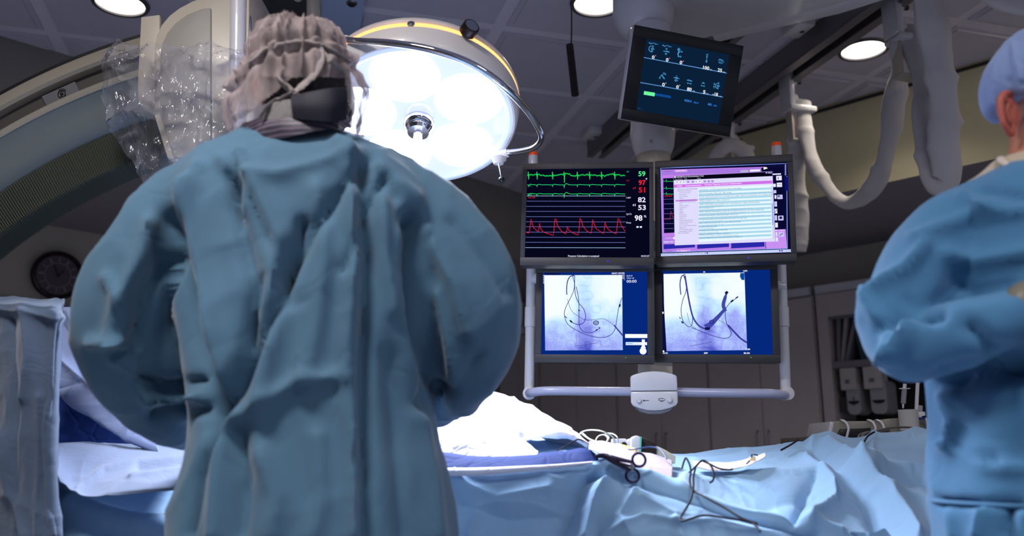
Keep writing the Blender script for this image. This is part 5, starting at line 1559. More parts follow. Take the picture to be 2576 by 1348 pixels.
def limb(mb, pts, seg=24, n=40, flat=1.0):
    """pts: (px, py, depth, radius px) -> closed tapering limb with round ends"""
    A = np.array([[*P(a, b_, c), r * c / FPX] for a, b_, c, r in pts])
    A = catmull(A, n)
    d0 = A[0, :3] - A[1, :3]; d0 /= np.linalg.norm(d0); d1 = A[-1, :3] - A[-2, :3]; d1 /= np.linalg.norm(d1)
    pre = [[*(A[0, :3] + d0 * A[0, 3] * s_), A[0, 3] * math.sqrt(max(0.001, 1 - s_ * s_))] for s_ in (.98, .85, .6, .3)]
    post = [[*(A[-1, :3] + d1 * A[-1, 3] * s_), A[-1, 3] * math.sqrt(max(0.001, 1 - s_ * s_))] for s_ in (.3, .6, .85, .98)]
    A = np.array(pre + list(A) + post)
    mb.tube(A[:, :3], A[:, 3], seg, flat=flat)


def cloth_skin(name, mb, mt, parent, voxel, fl, amp, seed, crum, lab=None, soft_it=10, extra=None):
    V, N, F = bake_remesh(mb, voxel, soft_it)
    d = 1.5 * folds(V, fl) * np.clip((N * (C0 - V) / np.linalg.norm(C0 - V, axis=1)[:, None]).sum(1) * 2.2, 0, 1) if fl else 0
    S_ = V * np.array(crum) + .7 * np.stack([fbm(V * 3, seed + 40), fbm(V * 3, seed + 41), fbm(V * 3, seed + 42)], 1)
    d = d + amp * (ridged(S_, seed, 2.0) - .35) * 1.4 + amp * .5 * (ridged(S_ * 2.2, seed + 7, 2) - .3)
    if extra is not None: d = d + extra(V)
    V = V + N * d[:, None]
    b = MB(); b.v = [tuple(p) for p in V]; b.f = F; b.m = []
    o = build(name, b, mt, parent, angle=1.6)
    if lab: o['label'] = lab
    return o


def skin_chain(pts, rad, edges, mt, name, parent, levels=2):
    me = bpy.data.meshes.new(name)
    org = ORG[parent.name]
    me.from_pydata([tuple(np.array(p) - org) for p in pts], edges, [])
    o = bpy.data.objects.new(name, me); COL.objects.link(o)
    sk = o.modifiers.new('skin', 'SKIN'); 
    if not me.skin_vertices:
        bpy.context.view_layer.objects.active = o
        with bpy.context.temp_override(object=o, active_object=o): bpy.ops.mesh.customdata_skin_add()
    for i, r in enumerate(rad):
        r = (r, r) if np.isscalar(r) else r
        me.skin_vertices[0].data[i].radius = r
        me.skin_vertices[0].data[i].use_root = (i == 0)
    sk.use_smooth_shade = True
    ss = o.modifiers.new('sub', 'SUBSURF'); ss.levels = levels; ss.render_levels = levels
    me.materials.append(mt)
    o.parent = parent
    ORG[o.name] = org
    return o


def figure(parent, H, sh, el, wr, hip, kn, an, fwd, mt=m_skin, lat=None):
    """continuous body: joints given in world space. H: head centre; two-item lists for the paired joints (left in picture first)"""
    H = np.array(H); pts = []; rad = []; ed = []
    def add(p, r, fr=None):
        pts.append(np.array(p, float)); rad.append(r)
        if fr is not None: ed.append((fr, len(pts) - 1))
        return len(pts) - 1
    pel = (np.array(hip[0]) + np.array(hip[1])) / 2
    shc = (np.array(sh[0]) + np.array(sh[1])) / 2
    p0 = add(pel, (.11, .09)); p1 = add(pel * .6 + shc * .4, (.095, .08), p0); p2 = add(pel * .25 + shc * .75, (.10, .085), p1)
    nk = add(shc + np.array([0, 0, .03]), (.06, .055), p2); n2 = add(shc * .45 + H * .55 + np.array([0, 0, .0]), (.052, .055), nk)
    for s in (0, 1):
        a = add(sh[s], .055, p2); b_ = add((np.array(sh[s]) + np.array(el[s])) / 2, .040, a); c = add(el[s], .036, b_); d = add((np.array(el[s]) + np.array(wr[s])) / 2, .030, c); add(wr[s], .028, d)
    for s in (0, 1):
        a = add(hip[s], .085, p0); b_ = add((np.array(hip[s]) + np.array(kn[s])) / 2, .075, a); c = add(kn[s], .055, b_); d = add(np.array(kn[s]) * .6 + np.array(an[s]) * .4, .052, c); e = add(an[s], .036, d)
        add(np.array(an[s]) + np.array([fwd[0] * .14, fwd[1] * .14, -.045]), .032, e)
    o = skin_chain(pts, rad, ed, mt, 'body', parent)
    return o


def hand(parent, wrist, dirv, palmn, mt, side=1, curl=.5, size=1.0, name='hand'):
    """gloved hand: palm, four unequal curled fingers and a side thumb, one skinned mesh"""
    w = np.array(wrist, float); d = np.array(dirv, float); d /= np.linalg.norm(d); n = np.array(palmn, float); n -= d * np.dot(n, d); n /= np.linalg.norm(n); l = np.cross(d, n) * side
    pts = []; rad = []; ed = []
    def add(p, r, fr=None):
        pts.append(p); rad.append(r)
        if fr is not None: ed.append((fr, len(pts) - 1))
        return len(pts) - 1
    s = size
    r0 = add(w, .026 * s); pm = add(w + d * .045 * s, (.034 * s, .018 * s), r0)
    for k, (off, L) in enumerate(((-.030, .072), (-.010, .082), (.010, .078), (.029, .062))):
        kn_ = add(w + d * .088 * s + l * off * s, .0105 * s, pm); p = pts[kn_]; ang = .25 + .1 * k
        for seg_, f in enumerate((.45, .32, .25)):
            ang += curl * (.7 + .25 * seg_)
            p = p + (d * math.cos(ang) + n * math.sin(ang)) * L * f * s
            kn_ = add(p, (.0092, .0085, .0076)[seg_] * s, kn_)
    a = add(w + d * .03 * s - l * .034 * s + n * .008, .013 * s, pm); b_ = add(pts[a] + (d * .6 - l * .65 + n * .35) * .035 * s, .0105 * s, a); add(pts[b_] + (d * .8 - l * .1 + n * .5) * .03 * s, .009 * s, b_)
    return skin_chain(pts, rad, ed, mt, name, parent)


def head_mesh(parent, c, fwd, mt, R_=.078, name='head'):
    """head with brow, nose, lips, chin and ears; fwd = horizontal facing direction"""
    f = np.array(fwd, float); f /= np.linalg.norm(f); up = np.array([0, 0, 1.]); r = np.cross(f, up)
    b = bmesh.new(); bmesh.ops.create_uvsphere(b, u_segments=56, v_segments=40, radius=1)
    mb_ = MB(); vs = []
    for v in b.verts:
        x, y, z = v.co   # x right, y forward, z up
        X, Y, Z = x * .95, y * 1.18, z * 1.42
        if z < 0:
            X *= 1 - .32 * (-z) ** 1.3; Y *= 1 - .12 * (-z)
            if y < 0: Y *= 1 - .45 * (-z)
        if y > 0:
            g = lambda cx0, cz0, sx, sz: math.exp(-((x - cx0) / sx) ** 2 - ((z - cz0) / sz) ** 2)
            Y += y * (.22 * g(0, -.18, .12, .16) + .10 * g(0, .02, .09, .2) + .08 * g(0, .2, .6, .1) - .10 * (g(.32, .05, .16, .1) + g(-.32, .05, .16, .1)) + .08 * g(0, -.48, .26, .045) + .07 * g(0, -.57, .24, .045) - .03 * g(0, -.525, .3, .02) + .12 * g(0, -.82, .26, .14))
        v.co = Vector((X, Y, Z))
    M = Matrix.Identity(4)
    for i in range(3):
        M[i][0] = r[i] * R_; M[i][1] = f[i] * R_; M[i][2] = up[i] * R_; M[i][3] = c[i]
    mb_.bm(b, M)
    return mb_, M


def ear(mb_, M, s):
    """helix rim, concha and lobe on the side s"""
    pth = []
    for t_ in np.linspace(-.35, 1.55, 14):
        a = math.pi * (t_)
        pth.append(M @ Vector((s * (.96 + .20 * math.sin(min(max(t_, 0), 1) * math.pi)), -.02 - .26 * math.sin(a) * .8 - .05, .02 + .36 * math.cos(a) * (1 if math.cos(a) > 0 else 1.1))))
    mb_.tube(pth, [.004] + [.0052] * 11 + [.007, .006], 10, n=40)
    c = M @ Vector((s * .99, -.12, 0))
    b = bmesh.new(); bmesh.ops.create_uvsphere(b, u_segments=16, v_segments=10, radius=1)
    for v in b.verts: v.co = Vector((v.co.x * .07 + s * 1.02 + s * .0, v.co.y * .22 - .16, v.co.z * .34 - .02))
    mb_.bm(b, M)


# ---- surgeon, seen from behind
D1 = 1.52
hipz = .92
p1 = thing('person', 'person in a teal surgical gown and net cap seen from behind, bending over the table', 'person', (P(790, 900, D1)[0], D1, 0))
cx1 = P(785, 700, D1)[0]
Hc = P(755, 222, D1 + .03)
fig = figure(p1, Hc, [P(560, 470, D1 + .02), P(980, 470, D1 + .02)], [P(312, 840, D1 + .08), P(1195, 800, D1 + .08)], [P(500, 1075, D1 + .26), P(1080, 1060, D1 + .27)],
             [(cx1 - .10, D1 + .03, hipz), (cx1 + .10, D1 + .03, hipz)], [(cx1 - .12, D1 + .04, .50), (cx1 + .12, D1 + .04, .50)], [(cx1 - .13, D1 - .02, .09), (cx1 + .13, D1 - .02, .09)], (0, 1))
hm, HM = head_mesh(p1, Hc, (.12, 1, -.0), m_skin, .073)
ear(hm, HM, 1); ear(hm, HM, -1)
build('head', hm, m_skin, p1)
m_glv = mat('blue_glove', (.72, .74, .80), .4)
for wx, s in ((500, 1), (1080, -1)):
    wv = P(wx, 1080 if s == 1 else 1062, D1 + .28)
    h_ = hand(p1, wv, (s * .35, .75, -.1), (0, -.2, -1), m_glv, side=s); h_.name = 'gloved_hand'
# gown
g = MB()
rings(g, [(742, 322, 70, .055, .03), (745, 345, 128, .075, .02), (750, 385, 215, .10, .01), (756, 430, 285, .12, 0), (762, 490, 330, .135, 0), (768, 560, 342, .145, 0), (772, 660, 335, .15, 0), (776, 780, 325, .155, 0), (782, 900, 312, .16, 0), (786, 1000, 300, .165, 0), (790, 1090, 300, .17, .0), (794, 1200, 325, .18, 0), (790, 1348, 348, .19, 0), (785, 1600, 365, .20, 0), (785, 2000, 385, .2, 0)], D1, n=60)
limb(g, [(520, 455, D1, 74), (440, 545, D1 - .005, 100), (385, 640, D1, 118), (335, 740, D1, 122), (318, 840, D1 + .02, 118), (350, 940, D1 + .06, 112), (410, 1030, D1 + .13, 85), (470, 1080, D1 + .22, 55)])
limb(g, [(975, 450, D1, 66), (1060, 520, D1, 92), (1120, 600, D1, 108), (1170, 700, D1 + .01, 124), (1192, 790, D1 + .02, 122), (1185, 880, D1 + .05, 112), (1150, 955, D1 + .12, 86), (1100, 1030, D1 + .22, 50)])
limb(g, [(450, 640, D1 + .03, 60), (430, 780, D1 + .04, 70), (430, 900, D1 + .05, 75), (450, 1000, D1 + .09, 62)], n=14); limb(g, [(1060, 640, D1 + .03, 60), (1070, 780, D1 + .04, 70), (1065, 900, D1 + .05, 70)], n=14)
# pointed elbow folds
limb(g, [(300, 780, D1, 80), (262, 840, D1 + .01, 58)], n=8); limb(g, [(1215, 720, D1, 80), (1258, 770, D1 + .01, 56)], n=8)
F1 = [([(430, 560), (440, 700), (480, 850), (530, 980), (545, 1070)], -.040, 26), ([(480, 470), (500, 620), (540, 800), (575, 950), (590, 1050)], .018, 22),
      ([(600, 430), (590, 520), (640, 700), (630, 900), (580, 1040)], -.016, 18), ([(640, 470), (700, 600), (690, 800), (660, 1000)], .016, 26),
      ([(800, 480), (820, 650), (800, 800), (770, 950)], .012, 24), ([(880, 400), (890, 600), (880, 860), (885, 1100), (890, 1348)], .020, 22), ([(905, 420), (925, 640), (910, 900), (915, 1348)], -.018, 20),
      ([(960, 500), (965, 640), (990, 780)], .012, 18), ([(1040, 560), (1035, 680), (1050, 800), (1075, 900), (1085, 1010)], -.036, 24), ([(1000, 520), (1010, 700), (1030, 860), (1060, 980)], .012, 18),
      ([(575, 1080), (560, 1180), (550, 1348)], .016, 22), ([(600, 1070), (620, 1200), (610, 1348)], -.014, 24), ([(560, 1078), (660, 1022), (740, 968), (840, 948)], .012, 18), ([(760, 560), (705, 760), (635, 920), (560, 1045)], -.022, 14), ([(660, 700), (612, 900), (560, 1035)], -.012, 10), ([(540, 1095), (505, 1200), (480, 1348)], -.020, 12), ([(760, 780), (752, 950)], .008, 7), ([(868, 780), (862, 960)], .008, 7), ([(930, 400), (860, 480), (780, 600), (720, 700)], -.016, 15), ([(970, 450), (905, 560), (870, 680)], -.012, 12), ([(575, 440), (590, 500), (600, 560)], -.014, 12), ([(620, 470), (700, 640), (730, 760)], -.010, 14),
      ([(600, 380), (620, 450), (600, 560)], .012, 12), ([(500, 420), (470, 540), (430, 640)], .014, 18), ([(560, 400), (580, 430), (700, 440), (850, 400)], .010, 18), ([(850, 360), (950, 420), (1040, 500), (1070, 580)], .014, 20), ([(860, 340), (980, 460), (1010, 560)], -.010, 16),
      ([(380, 560), (350, 660), (300, 760), (280, 850)], .018, 20), ([(420, 640), (360, 760), (330, 880)], -.012, 16), ([(270, 700), (320, 780), (310, 850)], .012, 12), ([(240, 860), (300, 850), (340, 880)], .016, 14), ([(290, 900), (330, 920), (360, 990)], .012, 14), ([(350, 950), (420, 970), (480, 960)], -.016, 12), ([(370, 1000), (430, 1000), (490, 1000)], .014, 12), ([(390, 1050), (440, 1030), (500, 1030)], -.016, 12),
      ([(1090, 620), (1150, 720), (1180, 830)], .012, 20), ([(1140, 560), (1220, 660), (1270, 740)], -.008, 16), ([(1100, 740), (1130, 860), (1150, 960)], .012, 20), ([(1200, 900), (1160, 960), (1100, 990)], -.010, 14),
      ([(660, 1150), (700, 1250), (690, 1348)], .012, 26), ([(980, 900), (1000, 1100), (1020, 1348)], -.012, 30), ([(1060, 1050), (1090, 1200), (1100, 1348)], .012, 22), ([(800, 1100), (810, 1250), (790, 1348)], .008, 24)]
cloth_skin('surgical_gown', g, m_gown, p1, .0085, F1, .010, 51, (7, 7, 3), soft_it=8)
# gown back overlap and ties
b = MB()
G = []
for py in np.linspace(350, 1500, 70):
    row = []
    for k, dx in enumerate((0, 6, 12, 18)):
        x = 868 + 12 * math.sin(py / 190) + dx
        row.append(P(x, py, D1 - .155 - .012 * (k in (1, 2)) - .02 * min(1, max(0, (py - 350) / 500)) + .10 * max(0, (480 - py) / 130)))
    G.append(row)
# collar: folded lead-apron collar with fine stripes
m_stripe = bpy.data.materials.new('pinstripe_dark'); m_stripe.use_nodes = True
nt = m_stripe.node_tree; bb = nt.nodes['Principled BSDF']; bb.inputs['Roughness'].default_value = .6
tcn = nt.nodes.new('ShaderNodeTexCoord'); wv_ = nt.nodes.new('ShaderNodeTexWave'); wv_.inputs['Scale'].default_value = 32; wv_.inputs['Distortion'].default_value = 1.5; wv_.inputs['Detail'].default_value = 1; wv_.bands_direction = 'Z'
rp_ = nt.nodes.new('ShaderNodeValToRGB'); rp_.color_ramp.elements[0].color = (.035, .028, .045, 1); rp_.color_ramp.elements[0].position = .7; rp_.color_ramp.elements[1].color = (.16, .12, .17, 1); rp_.color_ramp.elements[1].position = .95
nt.links.new(tcn.outputs['Object'], wv_.inputs['Vector']); nt.links.new(wv_.outputs['Fac'], rp_.inputs[0]); nt.links.new(rp_.outputs[0], bb.inputs['Base Color'])
rowsC = [[P(x, y, d) for x, y, d in r_] for r_ in (
    [(586, 346, 1.50), (640, 352, 1.45), (700, 350, 1.42), (760, 338, 1.41), (830, 326, 1.43), (880, 322, 1.50)],
    [(596, 334, 1.50), (645, 320, 1.445), (700, 316, 1.415), (760, 312, 1.41), (830, 306, 1.43), (872, 306, 1.49)],
    [(618, 312, 1.51), (655, 298, 1.46), (705, 296, 1.43), (760, 294, 1.425), (820, 290, 1.44), (866, 294, 1.50)],
    [(628, 318, 1.54), (662, 304, 1.50), (710, 300, 1.48), (760, 300, 1.48), (815, 300, 1.49), (856, 304, 1.54)])]
sheet_grid('apron_collar', rowsC, 80, 40, m_stripe, None, None, None, amp=.004, seed=61, up=0, parent=p1, solid=.003)
rowsS = [[P(x, y, d) for x, y, d in r_] for r_ in (
    [(500, 400, 1.52), (530, 392, 1.47), (570, 388, 1.45), (600, 372, 1.44)], [(512, 378, 1.52), (540, 364, 1.48), (572, 356, 1.455), (600, 350, 1.45)], [(540, 352, 1.54), (560, 345, 1.50), (585, 342, 1.47), (602, 338, 1.47)])]
sheet_grid('scrub_shoulder', rowsS, 30, 24, cloth_mat('scrub_pink', (.62, .55, .55)), None, None, None, amp=.002, seed=62, up=0, parent=p1, solid=.002)
# hair
m_hair = mat('dark_hair', (.13, .11, .11), .6, bump=.5, bscale=60, stretch=(1, 1, .15), var=.3, vscale=30)
hb = MB(); rings(hb, [(750, 60, 20, .02, .03), (750, 72, 62, .06, .03), (752, 105, 98, .09, .03), (758, 160, 112, .1, .03), (764, 210, 116, .1, .03), (768, 250, 108, .09, .04), (772, 282, 85, .07, .05), (775, 300, 60, .05, .05)], D1, pw=2.1, n=30)
V, N, F = bake_remesh(hb, .006, 4)
V = V + N * ((ridged(V * np.array([70, 70, 9]), 5, 1.5) - .5) * .006)[:, None]
b = MB(); b.v = [tuple(p) for p in V]; b.f = F; b.m = []
build('hair', b, m_hair, p1, angle=1.6)
# bouffant cap
cap_rows = [(740, 47, 22), (740, 52, 55), (742, 64, 88), (745, 85, 118), (748, 115, 138), (750, 150, 150), (748, 190, 166), (742, 230, 184), (736, 265, 186), (732, 300, 178), (728, 330, 160)]
segn = 240
G = []
A = catmull(np.array(cap_rows, float), 150)
for i, (c_, py, w) in enumerate(A):
    row = []
    cc_ = P(c_, py, D1); hw = w * D1 / FPX
    for j in range(segn + 1):
        a = 2 * math.pi * j / segn
        dpt = min(hw * 1.05, .125)
        yo = math.sin(a) * dpt + .03
        row.append(cc_ + np.array([math.cos(a) * hw, yo, 0]))
    G.append(row)
G = np.array(G); V = G.reshape(-1, 3)
ctr = np.array([Hc[0] - .005, D1 + .03, Hc[2]])
N = V - ctr; N /= np.linalg.norm(N, axis=1)[:, None]
ang = np.arctan2(V[:, 1] - ctr[1], V[:, 0] - ctr[0])
kx, ky = proj(V)
pl_ = np.stack([ang * 7.5, V[:, 2] * 4, np.zeros(len(V))], 1)
disp = (ridged(pl_ + .3 * np.stack([fbm(V * 12, 3), fbm(V * 12, 4), fbm(V * 12, 5)], 1), 71, 1.6) - .4) * .016 + (ridged(V * 22, 73, 2) - .3) * .007
bandl = [(575, 215), (620, 160), (670, 122), (740, 104), (800, 108), (850, 128), (905, 160)]
bd = poly_dist(kx, ky, bandl)
disp += -.010 * np.exp(-((bd - 14) / 9) ** 2) + .004 * np.exp(-(bd / 7) ** 2)
V = V + N * disp[:, None]
# lift the lower right so the dark nape shows
b = MB(); b.grid(V.reshape(G.shape))
keep = []
for f_ in b.f:
    cxx = np.mean([kx[i] for i in f_]); cyy = np.mean([ky[i] for i in f_])
    backside = np.mean([V[i][1] for i in f_]) < ctr[1]
    if backside and cyy > 195 + max(0, (735 - cxx)) * .85 + max(0, cxx - 868) * 6: continue
    keep.append(f_)
b.f = keep; b.m = [0] * len(keep)
m_cap = sheer_mat('net_cap', (.68, .62, .62), .36, .82, scale=(34, 34, 12))
o = build('net_cap', b, m_cap, p1, angle=1.6, weld=True); o['label'] = 'sheer pinkish grey net cap gathered with elastic'
m_elastic = cloth_mat('cap_elastic', (.54, .50, .50), crease=.1)
def strap(pts, r, nm, mt=m_elastic, fl=.35):
    A_ = catmull(np.array([q_[:2] for q_ in pts], float), 40); out = []
    fr = V[:, 1] < ctr[1]; fx, fy, Vf = kx[fr], ky[fr], V[fr]
    for x_, y_ in A_:
        i_ = np.argmin((fx - x_) ** 2 + (fy - y_) ** 2); out.append(P(x_, y_, min(Vf[i_][1], 1.50) - .0015))
    out = np.array(out); out[1:-1, 1] = (out[:-2, 1] + out[1:-1, 1] + out[2:, 1]) / 3
    b = MB(); b.tube(out, r, 12, n=60, flat=fl); return build(nm, b, mt, p1)
strap([(590, 202, 1.47), (612, 176, 1.43), (665, 128, 1.405), (740, 106, 1.395), (800, 110, 1.40), (850, 134, 1.44), (882, 156, 1.5)], .0038, 'elastic_band', fl=.9)
strap([(800, 112, 1.398), (806, 150, 1.39), (790, 188, 1.39), (752, 222, 1.395), (735, 236, 1.40)], .008, 'mask_tie')
strap([(700, 196, 1.395), (715, 212, 1.39), (735, 232, 1.39), (746, 244, 1.395)], .008, 'mask_tie')
strap([(735, 236, 1.40), (700, 250, 1.42), (672, 268, 1.44), (655, 292, 1.46)], .006, 'mask_tie')
strap([(806, 130, 1.392), (830, 156, 1.40), (862, 180, 1.43)], .007, 'mask_tie')
b = MB(); G = [[P(x, y, d) for x, y, d in r_] for r_ in (
    [(736, 246, 1.415), (780, 236, 1.40), (830, 226, 1.405), (866, 222, 1.43)], [(738, 270, 1.41), (780, 268, 1.398), (830, 266, 1.402), (868, 262, 1.43)], [(742, 300, 1.415), (785, 304, 1.405), (830, 308, 1.41), (866, 300, 1.44)])]
R0 = np.array([catmull(np.array(r_), 30) for r_ in G]); b.grid(catmull(R0, 20))
o = build('nape_pad', b, mat('navy_pad', (.035, .03, .12), .7), p1, solid=.012); o['label'] = 'dark navy pad over the nape'
b = MB(); G = [[P(x, y, d) for x, y, d in r_] for r_ in (
    [(668, 268, 1.44), (700, 256, 1.42), (738, 250, 1.412)], [(662, 285, 1.44), (700, 280, 1.42), (740, 276, 1.41)], [(664, 304, 1.44), (700, 302, 1.42), (742, 300, 1.412)])]
R0 = np.array([catmull(np.array(r_), 20) for r_ in G]); b.grid(catmull(R0, 20)); build('neck_cloth', b, cloth_mat('neck_grey', (.46, .44, .44)), p1, solid=.004)
# shoes
for s in (-1, 1):
    b = MB(); fx, fy = cx1 + s * .13, D1 + .03
    b.tube([(fx, fy - .11, .045), (fx, fy - .08, .05), (fx, fy, .05), (fx, fy + .09, .04), (fx, fy + .15, .032)], [.028, .042, .042, .044, .030], 16, n=20); build('shoe', b, m_white, p1)

# ---- colleague at the right edge
D2 = 1.36
p2 = thing('person', 'person in a blue surgical gown and cap, bent arm, at the right edge', 'person', (P(2640, 900, D2)[0], D2, 0))
cx2 = P(2640, 700, D2)[0]
H2 = P(2668, 262, D2 + .02)
fw2 = (.35, -.94, 0)
figure(p2, H2, [P(2440, 560, D2 + .03), P(2860, 560, D2 - .03)], [P(2290, 850, D2 - .03), P(3000, 860, D2)], [P(2535, 818, D2 - .13), P(2800, 820, D2 - .16)],
       [(cx2 - .10, D2 + .03, hipz), (cx2 + .10, D2 + .03, hipz)], [(cx2 - .11, D2 + .03, .5), (cx2 + .11, D2 + .03, .5)], [(cx2 - .12, D2 + .05, .09), (cx2 + .12, D2 + .05, .09)], (0, -1))
hm, HM2 = head_mesh(p2, H2, fw2, m_skin, .080)
h2 = build('head', hm, m_skin, p2)
for sx_ in (-.30, .30):
    b = MB(); c_ = HM2 @ Vector((sx_, 1.02, .06)); b.ball(c_, .0125, 16); e_ = build('eye', b, mat('eye_white', (.85, .83, .80), .2), p2)
    b = MB(); b.ball(HM2 @ Vector((sx_, 1.115, .06)), .0062, 12); build('iris', b, mat('iris_brown', (.20, .12, .08), .2), e_)
    b = MB(); b.tube([HM2 @ Vector((sx_ - .16, 1.05, .26)), HM2 @ Vector((sx_, 1.14, .31)), HM2 @ Vector((sx_ + .16, 1.05, .26))], [.002, .004, .002], 8, n=10); build('eyebrow', b, m_hair, p2)
b = MB(); b.tube([HM2 @ Vector((-.24, 1.13, -.80)), HM2 @ Vector((-.1, 1.24, -.77)), HM2 @ Vector((.1, 1.24, -.77)), HM2 @ Vector((.24, 1.13, -.80))], [.002, .0045, .0045, .002], 8, n=14); build('lips', b, mat('lips', (.62, .32, .28), .4), p2)
nb = MB(); limb(nb, [(2655, 330, D2 + .03, 105), (2650, 400, D2 + .02, 108), (2650, 470, D2 + .01, 135)], n=14); build('neck', nb, m_skin, p2)
# ear, helix outermost
m_ear = mat('ear_skin', (.70, .36, .30), .5, bump=.1, bscale=150)
eb = MB()
ed_ = D2 - .02
eb.tube([P(x, y, d) for x, y, d in ((2548, 285, ed_ + .02), (2536, 262, ed_ + .01), (2522, 246, ed_), (2517, 250, ed_), (2516, 268, ed_), (2519, 292, ed_), (2525, 312, ed_), (2534, 328, ed_ + .005), (2542, 336, ed_ + .01), (2549, 330, ed_ + .012), (2551, 318, ed_ + .015))], [.003, .0045, .006, .0062, .006, .0055, .005, .005, .0065, .005, .003], 12, n=50)
eb.tube([P(x, y, d) for x, y, d in ((2550, 238, ed_ + .02), (2536, 234, ed_ + .01), (2524, 238, ed_ + .002), (2518, 250, ed_))], [.004, .0055, .006, .0058], 12, n=16)
eb.tube([P(x, y, d) for x, y, d in ((2545, 255, ed_ + .008), (2535, 268, ed_ + .006), (2532, 290, ed_ + .006), (2538, 308, ed_ + .008))], [.0035, .0045, .0045, .004], 10, n=20)
G = []
b2 = bmesh.new(); bmesh.ops.create_uvsphere(b2, u_segments=20, v_segments=12, radius=1)
ce = P(2542, 284, ed_ + .018); 
for v in b2.verts: v.co = Vector((v.co.x * .014, v.co.y * .010, v.co.z * .030))
eb.bm(b2, Matrix.Translation(Vector(ce)))
V, N, F = bake_remesh(eb, .0022, 3); b = MB(); b.v = [tuple(p) for p in V]; b.f = F; b.m = []
build('ear', b, m_ear, p2, angle=1.6)
# cap
cp = MB(); rings(cp, [(2660, 60, 40, .03, .03), (2655, 80, 92, .07, .03), (2648, 120, 122, .095, .03), (2645, 160, 134, .105, .03), (2645, 200, 137, .105, .03), (2648, 232, 130, .10, .03), (2650, 246, 118, .09, .03)], D2, pw=2.1, n=30)
cloth_skin('surgical_cap', cp, cloth_mat('cap_blue', (.52, .60, .78), crease=.2), p2, .005, [([(2548, 110), (2560, 170), (2576, 230)], .004, 8), ([(2535, 200), (2576, 212)], -.004, 6)], .004, 81, (14, 14, 8), soft_it=4)
# undershirt
us = MB(); rings(us, [(2655, 392, 128, .075, .02), (2652, 405, 140, .08, .02), (2650, 430, 165, .09, .02), (2648, 470, 225, .10, .01), (2645, 500, 240, .10, .01)], D2, pw=2.1, n=16)
cloth_skin('undershirt', us, m_scrub, p2, .005, None, .003, 83, (12, 12, 8), soft_it=3)
b = MB(); b.tube([P(x, y, d) for x, y, d in ((2520, 398, D2 + .02), (2516, 400, D2 - .01), (2530, 412, D2 - .045), (2560, 424, D2 - .065), (2600, 432, D2 - .08), (2660, 436, D2 - .085), (2720, 430, D2 - .08))], .006, 12, n=40, flat=.6); build('neckband', b, m_white if False else cloth_mat('neckband', (.80, .74, .70)), p2)
g = MB()
rings(g, [(2650, 432, 110, .08, 0), (2650, 446, 170, .10, 0), (2648, 480, 225, .115, 0), (2645, 540, 262, .13, 0), (2642, 640, 270, .14, 0), (2640, 760, 270, .145, 0), (2640, 900, 268, .15, 0), (2640, 960, 268, .15, 0), (2642, 1100, 262, .15, 0), (2642, 1240, 262, .15, 0), (2642, 1262, 256, .146, 0), (2642, 1285, 262, .15, 0), (2640, 1420, 250, .16, 0), (2640, 1800, 290, .17, 0), (2640, 2100, 300, .17, 0)], D2, n=60)
limb(g, [(2470, 530, D2, 80), (2400, 590, D2, 108), (2340, 680, D2 + .01, 122), (2285, 780, D2 + .01, 112), (2275, 850, D2, 108), (2330, 870, D2 - .05, 92), (2430, 840, D2 - .11, 86), (2530, 805, D2 - .14, 76), (2600, 780, D2 - .15, 66)])
limb(g, [(2250, 800, D2, 72), (2196, 790, D2 + .01, 50)], n=8)
limb(g, [(2820, 520, D2, 80), (2920, 640, D2, 110), (2990, 800, D2, 105), (2900, 850, D2 - .1, 85), (2800, 830, D2 - .15, 70)])
F2 = [([(2180, 760), (2230, 820), (2260, 900)], .014, 16), ([(2280, 760), (2320, 780), (2400, 730)], -.006, 16), ([(2190, 740), (2280, 680), (2330, 620)], .014, 16), ([(2300, 820), (2270, 870), (2230, 900)], .020, 14), ([(2230, 830), (2300, 800), (2360, 790)], -.016, 14), ([(2400, 700), (2450, 740), (2540, 720)], -.006, 16), ([(2380, 640), (2460, 660), (2576, 640)], .012, 18), ([(2300, 600), (2400, 560), (2500, 520)], .010, 18), ([(2420, 500), (2500, 540), (2576, 540)], .010, 14), ([(2470, 480), (2576, 505)], -.008, 12),
      ([(2380, 960), (2460, 940), (2576, 930)], -.030, 22), ([(2440, 820), (2520, 900), (2576, 900)], -.014, 20), ([(2370, 990), (2400, 1060), (2380, 1120)], .012, 14), ([(2390, 1120), (2480, 1170), (2576, 1180)], .008, 16), ([(2376, 1100), (2440, 1150), (2500, 1160)], -.008, 12), ([(2370, 1262), (2480, 1266), (2576, 1268)], -.012, 8), ([(2480, 1285), (2470, 1348)], .012, 14), ([(2540, 1285), (2530, 1348)], -.014, 14), ([(2400, 1285), (2410, 1348)], .008, 12)]
cloth_skin('surgical_gown', g, m_gown2, p2, .0085, F2, .009, 87, (7, 7, 5), soft_it=8)
b = MB(); G = []
cb_ = P(2642, 1262, D2)
for k in range(61):
    a = 2 * math.pi * k / 60; G.append(cb_ + np.array([math.cos(a) * 256 * D2 / FPX * 1.02, math.sin(a) * .147, 0]))
b.tube(G, .006, 10, caps=False, flat=.6); build('waist_tie', b, m_gown2, p2)
h_ = hand(p2, P(2640, 770, D2 - .17), (.9, -.15, -.1), (0, .4, -1), m_glove, side=1, curl=.35, size=1.05); h_.name = 'gloved_hand'
b = MB(); limb(b, [(2592, 770, D2 - .15, 66), (2650, 765, D2 - .17, 54)], n=8); build('glove_cuff', b, m_glove, p2)
h_ = hand(p2, P(2820, 800, D2 - .18), (-.8, -.2, 0), (0, .3, -1), m_glove, side=-1); h_.name = 'gloved_hand'
